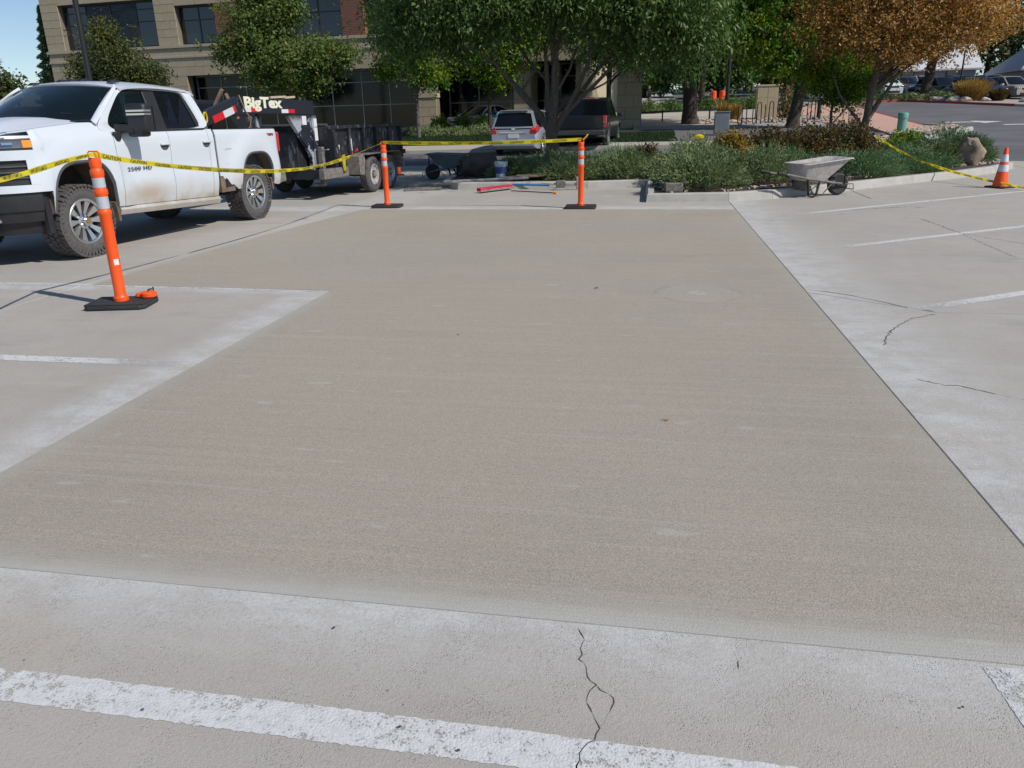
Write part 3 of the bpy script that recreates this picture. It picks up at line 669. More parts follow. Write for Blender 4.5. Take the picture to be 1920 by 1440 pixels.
# ================================================================== far houses
def house(name, label, c, L, W, wallh, ridge, rot, roofm, hip=0.0):
    t = thing(name, label, 'building', c, rot)
    MB().box(-L/2, L/2, -W/2, W/2, -1.0, wallh).build('wall', M['wallgrey'], t)
    e = .5; a = L/2+e; w = W/2+e; z = wallh; r = wallh+ridge; hx = a-hip
    MB().add([(-a,-w,z-.15),(a,-w,z-.15),(a,w,z-.15),(-a,w,z-.15),(-hx,0,r),(hx,0,r),(-a,-w,z-.3),(a,-w,z-.3),(a,w,z-.3),(-a,w,z-.3)],
             [(0,1,5,4),(2,3,4,5),(1,2,5),(3,0,4),(6,7,1,0),(7,8,2,1),(8,9,3,2),(9,6,0,3),(9,8,7,6)]).build('roof', M[roofm], t)
    for k in range(int(L//4)):
        x = -L/2+2+k*4; f = MB().box(x-.6, x+.6, -W/2-.05, -W/2-.002, 1.0, 1.9).build('window', M['frame'], t)
        MB().box(x-.5, x+.5, -W/2-.07, -W/2-.052, 1.1, 1.8).build('pane', M['winglass'], f)
    return t
house('low_house', 'long low building with pale roof behind the orange tree', (21.5, 93, 3.2), 20, 9, 1.9, 2.3, R(-7), 'roofwhite')
house('low_house', 'low brick-fronted house with big grey hip roof at the right edge', (42.5, 86, 3.1), 18, 10, 1.6, 3.2, R(-5), 'roofgrey', 3.5)
# ================================================================== WHITE PICKUP
def wheel(parent, x, y, r, wdt, side, rim_r, spokes=10, tyre_mat='rubber_dusty', rim_mat='alloy', treads=True, label=None, rib=False, z=None, style='split'):
    """side +1: outer face towards +x"""
    wz = r if z is None else z
    wo = bpy.data.objects.new('wheel', None); COL.objects.link(wo); wo.parent = parent; wo.location = (x, y, wz)
    if side < 0: wo.rotation_euler = (0, 0, math.pi)
    if label: wo['label'] = label
    h = wdt/2; b = MB(); rr_ = rim_r
    prof = [(rr_-.01, -h*.8), (rr_+.01, -h*.92), (rr_+(r-rr_)*.45, -h), (r-.055, -h*.95), (r-.022, -h*.80), (r-.014, -h*.5), (r-.014, h*.5), (r-.022, h*.80), (r-.055, h*.95), (rr_+(r-rr_)*.45, h), (rr_+.012, h*.94), (rr_-.01, h*.84)]
    vs = []; n = 48
    if rib:
        prof = prof[:5]+[(r-.012,-h*.55),(r-.001,-h*.52),(r-.001,-h*.36),(r-.013,-h*.33),(r-.013,-h*.27),(r,-h*.24),(r,-h*.04),(r-.013,-h*.02),(r-.013,h*.04),(r,h*.06),(r,h*.26),(r-.013,h*.29),(r-.013,h*.34),(r-.001,h*.37),(r-.001,h*.54)]+prof[7:]
    b.lathe([(p[0], p[1]) for p in prof], n, 'X', cap=False)
    if treads:
        nb = 46
        for k in range(nb):
            for j, (cx, ww, st) in enumerate(((-.36, .13, 0), (-.12, .10, .5), (.12, .10, 0), (.36, .13, .5))):
                a = 2*math.pi*(k+st+.12*math.sin(j*3+k*1.7))/nb; da = 2*math.pi/nb*.40
                ca = Vector((0, math.cos(a), math.sin(a))); ta = Vector((0, -math.sin(a), math.cos(a)))
                R0 = r-.010; tilt = .16*(1 if j % 2 else -1)
                b.obox(ca*R0+Vector((cx*wdt*1.15, 0, 0)), Vector((ww*wdt*1.05, 0, 0))+ta*tilt*.05, ta*(R0*da), ca*.0115)
            # side lugs
            a = 2*math.pi*(k+.25)/nb; ca = Vector((0, math.cos(a), math.sin(a))); ta = Vector((0, -math.sin(a), math.cos(a)))
            for sgn in (1,) if k % 2 else (1, -1):
                b.obox(ca*(r-.045)+Vector((sgn*h*.955, 0, 0)), Vector((.007, 0, 0)), ta*(r*2*math.pi/nb*.26), ca*.026)
    b.build('tyre', M[tyre_mat], wo, smooth=35)
    rm = MB()
    rm.lathe([(rr_, -h*.7), (rr_, h*.88), (rr_-.012, h*.93), (rr_-.026, h*.88), (rr_-.034, h*.70), (rr_-.05, h*.1), (rr_-.055, -h*.5), (.02, -h*.5)], 40, 'X')
    if style == 'split':
        rm.build('rim_barrel', M['dkalloy'], wo, smooth=40)
        rm = MB(); rm.lathe([(rr_-.026, h*.90), (rr_-.004, h*.97), (rr_+.004, h*.93), (rr_-.012,h*.85)], 40, 'X', cap=False)
        for k in range(spokes):
            a = 2*math.pi*k/spokes; ca = Vector((0, math.cos(a), math.sin(a))); ta = Vector((0, -math.sin(a), math.cos(a)))
            r0, r1 = .07, rr_-.022; w0, w1 = .014, .040 if spokes >= 9 else .05
            X0, X1 = h*.55, h*.84
            P = [ca*r0-ta*w0, ca*r0+ta*w0, ca*r1*.62+ta*w1*.62, ca*r1+ta*w1*1.05, ca*r1-ta*w1*1.05, ca*r1*.62-ta*w1*.62]
            xs = [X0, X0, X0+.02, X1, X1, X0+.02]
            vs = [p+Vector((xx, 0, 0)) for p, xx in zip(P, xs)] + [p*.98+Vector((xx-.045, 0, 0)) for p, xx in zip(P, xs)]
            rm.add(vs, [(0,1,2,5),(5,2,3,4)]+[(i,(i+1)%6,(i+1)%6+6,i+6) for i in range(6)])
        rm.build('rim', M[rim_mat], wo, smooth=30)
    else:
        rm.lathe([(rr_-.03, h*.62), (rr_*.72, h*.30), (rr_*.5, h*.52), (.02, h*.56)], 32, 'X')
        for k in range(8):
            a = 2*math.pi*k/8; ca = Vector((0, math.cos(a), math.sin(a))); ta = Vector((0, -math.sin(a), math.cos(a)))
            rm.obox(ca*rr_*.80+Vector((h*.50, 0, 0)), Vector((.006, 0, 0)), ta*.024, ca*.03)
        rm.build('rim', M[rim_mat], wo, smooth=30)
    hb = MB(); hb.lathe([(.085, h*.45), (.088, h*.62), (.060, h*.70), (.055, h*.98), (.046, h*1.04), (.01, h*1.05)], 20, 'X')
    for k in range(8):
        a = 2*math.pi*(k+.5)/8; c0 = Vector((h*.60, .073*math.cos(a), .073*math.sin(a)))
        hb.tube([c0, c0+Vector((.045, 0, 0))], .011, 6)
    hb.build('hub', M['chrome' if style == 'split' else 'steel_dusty'], wo, smooth=40)
    return wo

def curtain(path, zl, zh, rows, nf):
    """vertical skin following a plan path, with variable lower and upper edges; nf(z, i) -> inward shift"""
    out_ = []
    for i, (x, y) in enumerate(path):
        a = path[max(0, i-1)]; c = path[min(len(path)-1, i+1)]
        dx, dy = c[0]-a[0], c[1]-a[1]; q = math.hypot(dx, dy) or 1
        nx, ny = -dy/q, dx/q       # pointing inward when path runs front to back on +x side
        r_ = []
        for k in range(rows+1):
            z = zl[i] + (zh[i]-zl[i])*k/rows; s = nf(z, y); r_.append((x+nx*s, y+ny*s, z))
        out_.append(r_)
    return out_
def mirror(rows): return [[(-x, y, z) for x, y, z in r] for r in rows]

PA = R(5.0)
tr_o = Vector((-6.55, 8.13, 0)) - Vector((math.cos(PA), -math.sin(PA), 0))*1.0
truck = thing('pickup_truck', 'white four-door pickup truck with muddy doors, hitched to the black trailer', 'pickup truck', tr_o, -PA)
FW, RW, TR = .12, 3.70, .425
def arch(y, c, hw, top, base):
    """height of wheel-arch opening at y or None"""
    t = abs(y-c)/hw
    if t >= 1: return None
    return base + (top-base)*(1-t**3.2)**(1/2.6)
def nbody(z, y):
    s = 0.0
    if z > 1.30: s += .26*((z-1.30)/.25)**2*.6
    if z < .75: s += .07*((.75-z)/.35)**1.5
    # flares round the wheels
    for c in (.17, 3.80):
        d = math.hypot(y-c, z-.55); 
        if .4 < d < .85: s -= .028*math.cos((d-.62)/.23*math.pi/2) if abs(d-.62) < .23 else 0
    # shallow body side scallop
    s += .012*math.exp(-((z-.98)/.12)**2) * (1 if .8 < y < 2.7 else 0)
    return s
def body_piece(name, ys, zlo, zhi, mt='white', rows=16, path=None, th=.02, label=None):
    P = path or [(1.0, y) for y in ys]
    b = MB()
    rr2 = curtain(P, [zlo(p[1]) if callable(zlo) else zlo for p in P], [zhi(p[1]) if callable(zhi) else zhi for p in P], rows, nbody)
    b.grid(rr2); o = b.build(name, M[mt], truck, smooth=40, solid=th)
    b = MB(); b.grid(mirror(rr2)); o2 = b.build(name, M[mt], truck, smooth=40, solid=th)
    for q in (o, o2):
        if label: q['label'] = label
    return o
belt = lambda y: 1.41
def sill(y): return .56 - .035*y
# front fender with bumper corner: path round the nose
AF = (.165, .50, 1.115, .47)
nose = [(0, -.93), (.2, -.925), (.4, -.905), (.55, -.875), (.66, -.835), (.76, -.775), (.84, -.70), (.90, -.62), (.945, -.53), (.975, -.44)]
def lin(a, b, n): return [a+(b-a)*k/n for k in range(n+1)]
e = 1e-3
fy = [-.38] + [AF[0]-AF[1]-e] + lin(AF[0]-AF[1]+e, AF[0]+AF[1]-e, 28) + [AF[0]+AF[1]+e, .70, .755]
def flo(y):
    a = arch(y, *AF)
    if a is not None: return a
    return .82 if y < 0 else sill(y)
def fhi(y): return 1.40 + .13*max(0, min(1, (y+.93)/1.3))**.7
lower = [(x, y) for x, y in nose]
# fender side
sidef = [(.99 if y < -.38 else 1.0, y) for y in fy]
body_piece('front_fender', None, flo, lambda y: fhi(y), path=nose[9:]+sidef)
# nose: bumper band, headlight band, grille
def nose_piece(name, mt, z0, z1, i0, i1, inset=0.0, rows=4, parent=truck, mir=True, th=.02):
    P = [(x, y) for x, y in nose[i0:i1]]
    rr2 = curtain(P, [z0]*len(P), [z1]*len(P), rows, lambda z, y: nbody(z, y)+inset)
    b = MB(); b.grid(rr2); o = b.build(name, M[mt], parent, smooth=40, solid=th)
    if mir: b = MB(); b.grid(mirror(rr2)); b.build(name, M[mt], parent, smooth=40, solid=th)
    return o
nose_piece('front_bumper', 'white', .82, .90, 0, 10)
nose_piece('front_bumper', 'white', 1.16, 1.262, 4, 10)
nose_piece('bumper_vent', 'blackplastic', .90, 1.16, 5, 9, .035)
nose_piece('front_bumper', 'white', .90, 1.16, 8, 10, -.002)
nose_piece('front_bumper', 'white', .90, 1.16, 3, 6, -.002)
nose_piece('grille', 'blackplastic', .90, 1.375, 0, 4, .03)
for zz in (.97, 1.03, 1.09):
    nose_piece('vent_slat', 'greyplastic', zz, zz+.014, 5, 9, .015, 1)
hl = nose_piece('headlight', 'lens', 1.285, 1.365, 2, 10, .012, 2)
nose_piece('headlight_surround', 'blackplastic', 1.262, 1.282, 2, 10, .004, 1)
nose_piece('headlight_surround', 'blackplastic', 1.368, 1.382, 2, 10, .004, 1)
for i_ in (2, 4, 6): nose_piece('lamp_reflector', 'chrome', 1.305+.002*i_, 1.340, i_, i_+2, .006, 1)
nose_piece('turn_signal', 'amber', 1.287, 1.363, 8, 10, .004, 1)
nose_piece('front_bumper', 'white', 1.383, 1.41, 0, 10, 0, 1)
# black lower bumper / air dam
for zz0, zz1, ins in ((.62, .818, .03), (.50, .62, .05), (.36, .50, .10)):
    nose_piece('air_dam', 'blackplastic', zz0, zz1, 0, 10, ins, 3)
MB().prismx([(-.42,.818),(-.345,.818),(-.345,.36),(-.42,.36)], .90, .955).build('air_dam', M['blackplastic'], truck); MB().prismx([(-.42,.818),(-.345,.818),(-.345,.36),(-.42,.36)], -.955, -.90).build('air_dam', M['blackplastic'], truck)
for sx in (-1, 1):
    MB().tube([(sx*.62,-.86,.53),(sx*.62,-.93,.53),(sx*.74,-.90,.54),(sx*.74,-.83,.54)], .018, 8).build('tow_hook', M['chrome'], truck, smooth=50)
    MB().box(sx*.5-.10,sx*.5+.10,-.95,-.80,.36,.44).build('tow_bracket', M['under'], truck)
# hood
rows = []
for i in range(15):
    t = i/14; r_ = []
    for j in range(21):
        u = -1+2*j/20; au = abs(u)
        yb = .62-.50*(1-au**2.2)          # cowl line
        yf = -.93+.30*au**3
        y = yf+(yb-yf)*t; x = u*(.80+.05*t)
        z = 1.405+.17*(t**.6)-.055*au**4 + .03*(1-au**2)*min(1, t*3) + (.022 if .25 < au < .62 else 0)*min(1, t*4)*(1-max(0, t-.85)/.15*.6)
        r_.append((x, y, z))
    rows.append(r_)
MB().grid(rows).build('hood', M['white_roof'], truck, smooth=35, solid=.02)
rows = [[], []]
for j in range(21):
    u = -1+2*j/20; au = abs(u); x = u*.80
    hx = [q for q in nose]; k_ = max(i for i in range(len(nose)-1) if nose[i][0] <= au*.86); t_ = (au*.86-nose[k_][0])/(nose[k_+1][0]-nose[k_][0]); ny = nose[k_][1]+(nose[k_+1][1]-nose[k_][1])*t_
    rows[0].append((u*.86, ny+.015, 1.402)); rows[1].append((x, -.93+.30*au**3+.01, 1.412-.055*au**4+.002))
MB().grid(rows).build('hood_lip', M['white_roof'], truck, smooth=50, solid=.01)
# fender tops between the side skin and the hood
for sx in (-1, 1):
    rows = []
    for i in range(15):
        t = i/14; y = -.60+(.755+.60)*t; zo = fhi(y); xo = 1.0-nbody(zo, y) - (.10 if i == 0 else .04 if i == 1 else 0)
        xi = .74+.11*min(1, t*1.1); zi = 1.405+.17*(t**.6)-.05
        rows.append([(sx*xo, y, zo), (sx*(xo*.6+xi*.4), y, zo*.5+max(zi,zo)*.5+.004), (sx*xi, y, max(zi, zo)-.004)])
    MB().grid(rows).build('fender_top', M['white_roof'], truck, smooth=40, solid=.015)
# doors
d1 = body_piece('front_door', lin(.765, 1.765, 14), sill, belt, label='white front door smeared with brown mud low down')
body_piece('rear_door', lin(1.773, 2.62, 12), sill, belt)
body_piece('cab_corner', lin(2.628, 2.745, 3), sill, belt)
# rocker
for sx in (-1, 1):
    rows = [[(sx*(.965), y, sill(y)-.006), (sx*.985, y, sill(y)-.045), (sx*.96, y, sill(y)-.105), (sx*.86, y, sill(y)-.12)] for y in lin(.69, 2.745, 8)]
    MB().grid(rows).build('rocker_panel', M['white'], truck, smooth=40, solid=.02)
    MB().grid([[(sx*.80, y, .46), (sx*.5, y, .40), (sx*.1, y, .36)] for y in lin(-.3, 4.4, 4)]).build('underbody', M['under'], truck)
# bed side
AR = (3.80, .46, 1.05, .50)
by = [2.79] + lin(2.85, AR[0]-AR[1]-e, 4) + lin(AR[0]-AR[1]+e, AR[0]+AR[1]-e, 28) + [AR[0]+AR[1]+e, 4.35, 4.42, 4.47, 4.50]
def blo(y):
    a = arch(y, *AR)
    if a is not None: return a
    return .52-.0*y if y < 4.3 else .50
path = [(1.0 if y < 4.4 else 1.0-(y-4.4)**2*4, y) for y in by]
body_piece('bed_side', None, lambda y: .74 if y < 2.9 else (.60 if y < 3.1 else blo(y)), lambda y: 1.40-.012*(y-2.79), path=path)
for sx in (-1, 1):
    MB().box(min(sx*.93,sx*.80), max(sx*.93,sx*.80), 2.79, 4.50, 1.375, 1.405).build('bed_rail', M['blackplastic'], truck, bevel=.01)
    MB().box(min(sx*.80,sx*.77), max(sx*.80,sx*.77), 2.79, 4.47, .75, 1.372).build('bed_liner', M['greyplastic'], truck)
    # tail lamp
    MB().box(min(sx*1.0,sx*.88), max(sx*1.0,sx*.88), 4.475, 4.535, 1.02, 1.33).build('tail_light', M['redlens'], truck, bevel=.015)
    # step in the bed corner
    MB().prismx([(2.80,.735),(3.10,.735),(3.14,.60),(3.14,.50),(2.80,.50)], min(sx*.99,sx*.93), max(sx*.99,sx*.93)).build('bed_step', M['muddy'], truck, bevel=.01)
    MB().prismx([(2.90,.71),(3.06,.71),(3.09,.58),(2.90,.57)], min(sx*.996,sx*.992), max(sx*.996,sx*.992)).build('step_opening', M['blackplastic'], truck)
MB().box(-.86,.86,4.44,4.50,.74,1.37).build('tailgate', M['white_roof'], truck, bevel=.01)
MB().box(-.8,.8,2.79,4.44,.74,.78).build('bed_floor', M['greyplastic'], truck)
MB().box(-.78,.78,2.80,2.83,.78,1.36).build('bed_front', M['white_roof'], truck)
MB().prismx([(4.50,.70),(4.70,.69),(4.72,.52),(4.50,.50)], -.95, .95).build('rear_bumper', M['steel_dusty'], truck, bevel=.02)
# fuel flap outline
b = MB()
for (a, c) in (((2.99,1.12),(3.16,1.12)),((3.17,1.11),(3.19,1.02)),((3.19,1.02),(3.17,.92)),((3.16,.91),(3.0,.91))):
    b.bar((1.0015, a[0], a[1]), (1.0015, c[0], c[1]), .006, .004)
b.build('fuel_flap', M['greyplastic'], truck)
# wheel wells, arch trims, mud flaps
for sx in (-1, 1):
    for (c, hw, top, base), lab in ((AF, 'f'), (AR, 'r')):
        rows = []; rows2 = []
        for k in range(29):
            y = c-hw+.001+(2*hw-.002)*k/28; z = arch(y, c, hw, top, base)
            xo = 1.0-nbody(z, y)
            rows.append([(sx*(xo-.022), y, z), (sx*.55, y, z-.02)])
            yi = c+(y-c)*.93; zi = base+(z-base)*.945-.002
            rows2.append([(sx*(xo+.006), y, z+.006), (sx*(xo+.010), c+(y-c)*.965, base+(z-base)*.97), (sx*(xo-.012), yi, zi)])
        MB().grid(rows).build('wheel_well', M['muddy'], truck, smooth=50)
        MB().grid(rows2).build('wheel_arch_trim', M['greyplastic'], truck, smooth=50, solid=.012)
        MB().box(min(sx*.56,sx*.50), max(sx*.56,sx*.50), c-.55, c+.55, .45, top).build('inner_wing', M['under'], truck)
    MB().prismx([(.62,.60),(.665,.60),(.675,.36),(.64,.35)], min(sx*.98,sx*.74), max(sx*.98,sx*.74)).build('mud_flap', M['muddy'], truck, bevel=.01)
    MB().prismx([(4.20,.62),(4.24,.62),(4.25,.42),(4.22,.42)], min(sx*.97,sx*.72), max(sx*.97,sx*.72)).build('mud_flap', M['muddy'], truck, bevel=.01)
MB().box(-.5,.5,-.6,4.4,.42,.72).build('chassis', M['under'], truck)
for sx in (-1, 1):
    wheel(truck, sx*.845, FW, TR, .27, sx, .262); wheel(truck, sx*.845, RW, TR, .27, sx, .262)
MB().tube([(-.8,RW,TR),(.8,RW,TR)], .05, 8).build('axle', M['under'], truck); MB().tube([(-.8,FW,TR),(.8,FW,TR)], .04, 8).build('axle', M['under'], truck)
# greenhouse: side frame from an outline ring with a window opening
def gx(z): return .965-(z-1.41)*.36 if z < 1.90 else .965-.49*.36-(z-1.90)*1.1
def resample(P, n):
    d = [0]; 
    for i in range(len(P)): a, c = P[i], P[(i+1)%len(P)]; d.append(d[-1]+math.hypot(c[0]-a[0], c[1]-a[1]))
    o = []
    for k in range(n):
        t = d[-1]*k/n; i = max(j for j in range(len(P)) if d[j] <= t); a, c = P[i], P[(i+1)%len(P)]; q = (t-d[i])/(d[i+1]-d[i]) ; o.append((a[0]+(c[0]-a[0])*q, a[1]+(c[1]-a[1])*q))
    return o
def smooth_poly(P, it=2):
    for _ in range(it):
        Q = []
        for i in range(len(P)): a, c = P[i], P[(i+1)%len(P)]; Q += [(a[0]*.8+c[0]*.2, a[1]*.8+c[1]*.2), (a[0]*.2+c[0]*.8, a[1]*.2+c[1]*.8)]
        P = Q
    return P
outer = smooth_poly([(.56,1.46),(.78,1.645),(1.08,1.88),(1.30,1.965),(1.75,1.99),(2.35,1.975),(2.62,1.92),(2.70,1.70),(2.745,1.41),(1.7,1.405),(.74,1.405)], 2)
dlo = smooth_poly([(.80,1.50),(.86,1.60),(1.20,1.87),(1.36,1.925),(1.75,1.925),(2.30,1.915),(2.47,1.885),(2.55,1.62),(2.58,1.43),(1.7,1.43),(.88,1.43)], 2)
# ring by matching angles about a centre
cy, cz = 1.68, 1.66
def by_angle(P, n):
    Q = resample(P, 400); A = sorted((math.atan2((z-cz)*2.4, y-cy), y, z) for y, z in Q); o = []
    for k in range(n):
        t = -math.pi+2*math.pi*(k+.5)/n; i = min(range(len(A)), key=lambda j: abs(A[j][0]-t)); o.append((A[i][1], A[i][2]))
    return o
oo, ii = by_angle(outer, 96), by_angle(dlo, 96)
for sx in (-1, 1):
    b = MB(); n = 96
    mid = [((a[0]*.12+c[0]*.88), (a[1]*.12+c[1]*.88)) for a, c in zip(oo, ii)]
    loops = [[(sx*gx(z), y, z) for y, z in oo], [(sx*gx(z), y, z) for y, z in mid], [(sx*(gx(z)-.022), y, z) for y, z in ii]]
    vs = sum(loops, []); fs = [(l*n+k, l*n+(k+1)%n, (l+1)*n+(k+1)%n, (l+1)*n+k) for l in range(2) for k in range(n)]
    b.add(vs, fs); b.build('cab_side_frame', M['white_roof'], truck, smooth=45, solid=.03)
    # panes, black centre pillar and guide strips
    def side_poly(P, dx, name, mt, par=truck):
        v = [(sx*(gx(z)-dx), y, z) for y, z in P]; return MB().add(v, [tuple(range(len(P)))]).build(name, M[mt], par)
    ring = resample(dlo, 200)
    fpan = [(y, z) for y, z in ring if y <= 1.66+(z-1.43)*.10]; rpan = [(y, z) for y, z in ring if y >= 1.80+(z-1.43)*.16]
    side_poly(fpan, .028, 'front_side_window', 'glass_see'); side_poly(rpan, .026, 'rear_side_window', 'glass')
    P = [(1.62,1.432),(1.83,1.432),(1.91,1.922),(1.70,1.925)]; v = [(sx*(gx(z)-.015), y, z) for y, z in P]
    MB().add(v+[(a-sx*.02, c, d) for a, c, d in v], [(0,1,2,3),(0,1,5,4),(1,2,6,5),(2,3,7,6),(3,0,4,7)]).build('centre_pillar', M['blackplastic'], truck)
    b = MB(); b.bar((sx*(gx(1.44)-.012),1.615,1.44),(sx*(gx(1.9)-.012),1.655,1.90),.012,.012); b.build('window_guide', M['greyplastic'], truck)
    b = MB(); b.bar((sx*(gx(1.44)-.012),2.50,1.44),(sx*(gx(1.88)-.012),2.42,1.88),.010,.010); b.build('window_guide', M['greyplastic'], truck)
    b = MB(); b.bar((sx*(gx(1.44)-.016),2.54,1.44),(sx*(gx(1.86)-.016),2.45,1.86),.05,.010); b.build('window_guide', M['blackplastic'], truck)
    b = MB(); b.bar((sx*.974,.86,1.418),(sx*.974,2.58,1.418),.014,.022); b.build('belt_moulding', M['blackplastic'], truck)
# roof
rows = []
for i in range(17):
    t = i/16; r_ = []
    for j in range(17):
        u = -1+2*j/16; au = abs(u); yf = 1.10+.14*au**2; y = yf+(2.70-yf)*t
        zo = 1.955+.03*math.sin(math.pi*min(1, t*1.15+.05)) - (.06*max(0, t-.88)/.12)
        r_.append((u*(.80), y, zo+.065*(1-au**2.4)-.015*au**6 - .02*max(0, .08-t)/.08))
    rows.append(r_)
MB().grid(rows).build('roof', M['white_roof'], truck, smooth=40, solid=.025)
# windscreen and its black border
def screen(inset, dz=0.0, k0=0., k1=1.):
    rows = []
    for i in range(9):
        t = k0+(k1-k0)*i/8; r_ = []
        for j in range(17):
            u = (-1+2*j/16)*(1-inset); au = abs(u)
            yb = .64-.46*(1-au**2.4); yt = 1.10+.14*au**2; zb = 1.575-.06*au**4; zt = 1.985-.045*au**2.4
            xx = u*(.90*(1-t)+.775*t); r_.append((xx, yb+(yt-yb)*t, zb+(zt-zb)*t+.018*math.sin(math.pi*t)+dz))
        rows.append(r_)
    return rows
MB().grid(screen(.045, 0, .03, .955)).build('windscreen', M['glass_see'], truck, smooth=60)
for rng_ in ((0, .045), (.945, 1.0)):
    MB().grid(screen(0.0, -.004, *rng_)).build('windscreen_seal', M['blackplastic'], truck, smooth=60)
for sx in (-1, 1):
    rows = []
    for i in range(9):
        t = i/8; zb, zt = 1.515, 1.94
        a = (sx*(.90*(1-t)+.775*t)*.955, (.60)*(1-t)+1.235*t, 1.53*(1-t)+1.955*t+.018*math.sin(math.pi*t)+.003)
        z = 1.50*(1-t)+1.955*t; c = (sx*min(.95, gx(z)+.0), .585*(1-t)+1.24*t, z); mid = ((a[0]+c[0])/2, (a[1]+c[1])/2-.012, (a[2]+c[2])/2+.012)
        rows.append([a, mid, c])
    MB().grid(rows).build('windscreen_pillar', M['white_roof'], truck, smooth=60, solid=.02)
# rear cab wall and back glass
MB().add([(-.93,2.735,.78),(.93,2.735,.78),(.93,2.735,1.42),(.79,2.66,1.93),(-.79,2.66,1.93),(-.93,2.735,1.42)], [(0,1,2,5),(5,2,3,4)]).build('cab_back', M['white_roof'], truck)
MB().add([(-.70,2.745,1.46),(.70,2.745,1.46),(.64,2.69,1.86),(-.64,2.69,1.86)], [(0,1,2,3)]).build('rear_window', M['glass'], truck)
# cowl + wipers, cab lights
MB().grid([[( -.9+1.8*j/12, .66-.46*(1-abs(-1+2*j/12)**2.4)+dy, z) for j in range(13)] for dy, z in ((-.08, 1.545), (.03, 1.565))]).build('cowl_panel', M['blackplastic'], truck)
for xx in (-.45, .12):
    MB().tube([(xx, .24, 1.60), (xx+.28, .45, 1.665), (xx+.55, .52, 1.63)], .008, 5).build('wiper', M['blackplastic'], truck)
for xx in (-.62, -.16, 0, .16, .62):
    MB().prismx([(1.27,2.005 if abs(xx)>.5 else 2.03),(1.43,2.01 if abs(xx)>.5 else 2.035),(1.42,2.035 if abs(xx)>.5 else 2.06),(1.34,2.045 if abs(xx)>.5 else 2.07)], xx-.045, xx+.045).build('cab_light', M['blackplastic'], truck, bevel=.012)
# handles, mirrors
for sx in (-1, 1):
    for yy in (1.60, 2.50):
        P = smooth_poly([(yy-.02,1.235),(yy+.14,1.235),(yy+.13,1.19),(yy+.09,1.165),(yy+.03,1.165),(yy-.01,1.19)], 1)
        MB().add([(sx*(1.002-nbody(z, yy)), y, z) for y, z in P], [tuple(range(len(P)))]).build('handle_recess', M['greyplastic'], truck)
        MB().box(min(sx*1.002,sx*1.035), max(sx*1.002,sx*1.035), yy-.03, yy+.15, 1.228, 1.258).build('door_handle', M['white_roof'], truck, bevel=.01)
    mr = MB().obox((sx*1.24,.985,1.575), (.14,0,0), (0,.09,0), (0,0,.165)).build('side_mirror', M['blackplastic'], truck, bevel=.035)
    MB().box(min(sx*1.11,sx*1.37), max(sx*1.11,sx*1.37), 1.070, 1.082, 1.43, 1.71).build('mirror_glass', M['glass'], mr)
    for zz in (1.655, 1.615): MB().box(min(sx*1.13,sx*1.388), max(sx*1.13,sx*1.388), .885, 1.01, zz-.011, zz+.011).build('marker_strip', M['chrome'], mr)
    MB().obox((sx*1.06,.92,1.45), (.12,.03,-.01), (0,.05,0), (0,0,.05)).build('mirror_arm', M['blackplastic'], truck, bevel=.02)
    MB().obox((sx*1.20,.985,1.40), (.12,0,0), (0,.07,0), (0,0,.05)).build('mirror_arm', M['blackplastic'], truck, bevel=.03)
    MB().add([(sx*.985,.745,1.42),(sx*.985,.90,1.42),(sx*.975,.86,1.30),(sx*.98,.80,1.31)]+[(sx*1.03,.75,1.42),(sx*1.03,.90,1.42),(sx*1.02,.86,1.31),(sx*1.02,.80,1.31)], [(0,1,2,3),(4,5,6,7),(0,1,5,4),(1,2,6,5),(2,3,7,6),(3,0,4,7)]).build('mirror_foot', M['blackplastic'], truck, bevel=.015)
# interior
for sx in (-1, 1):
    for yy in (1.35, 2.15):
        MB().box(sx*.42-.24, sx*.42+.24, yy-.25, yy+.22, .9, 1.12).build('seat', M['interior'], truck, bevel=.05)
        MB().obox((sx*.42, yy+.27, 1.40), (.24,0,0), (0,.06,0), (0,.05,.28)).build('seat', M['interior'], truck, bevel=.05)
        MB().obox((sx*.42, yy+.33, 1.73), (.12,0,0), (0,.05,0), (0,0,.07)).build('headrest', M['interior'], truck, bevel=.03)
MB().prismx([(.66,1.42),(.95,1.47),(1.02,1.30),(1.0,1.0),(.7,.9)], -.82, .82).build('dashboard', M['interior'], truck, bevel=.03)
sw = [(.42+.18*math.cos(a), 1.06-.05*math.sin(a), 1.42+.17*math.sin(a)) for a in [2*math.pi*k/24 for k in range(25)]]
MB().tube(sw, .014, 6, cap=False).build('steering_wheel', M['interior'], truck, smooth=60)
MB().box(-.80,.80,.75,2.65,.85,.90).build('cab_floor', M['interior'], truck)
# badges
def put_text(txt, size, mt, parent, loc, rot, bold=0.0, name='lettering', sx=1.0, sy=1.0, depth=.002, shear=0., space=1.):
    me = text_mesh(txt, size, depth, bold, shear, space); me.name = name; me.materials.append(M[mt])
    me.transform(Matrix.Diagonal((sx, sy, 1, 1)))
    o = bpy.data.objects.new(name, me); COL.objects.link(o); o.parent = parent; o.location = loc; o.rotation_euler = rot; o['kind'] = 'stuff'; return o
put_text('2500 HD', .088, 'greyplastic', truck, (1.004, .90, .945), (R(90), 0, R(90)), .0, 'model_badge', 1.2, .75, .003, space=1.15)
put_text('4X4', .085, 'greyplastic', truck, (1.0, 4.14, 1.275), (R(90), 0, R(90)), .004, 'drive_badge', 1.5, .7, .003)
MB().add([(1.0045,4.19,1.275),(1.0045,4.29,1.275),(1.0045,4.32,1.315),(1.0045,4.22,1.315)], [(0,1,2,3)]).build('drive_badge', M['redlens'], truck)
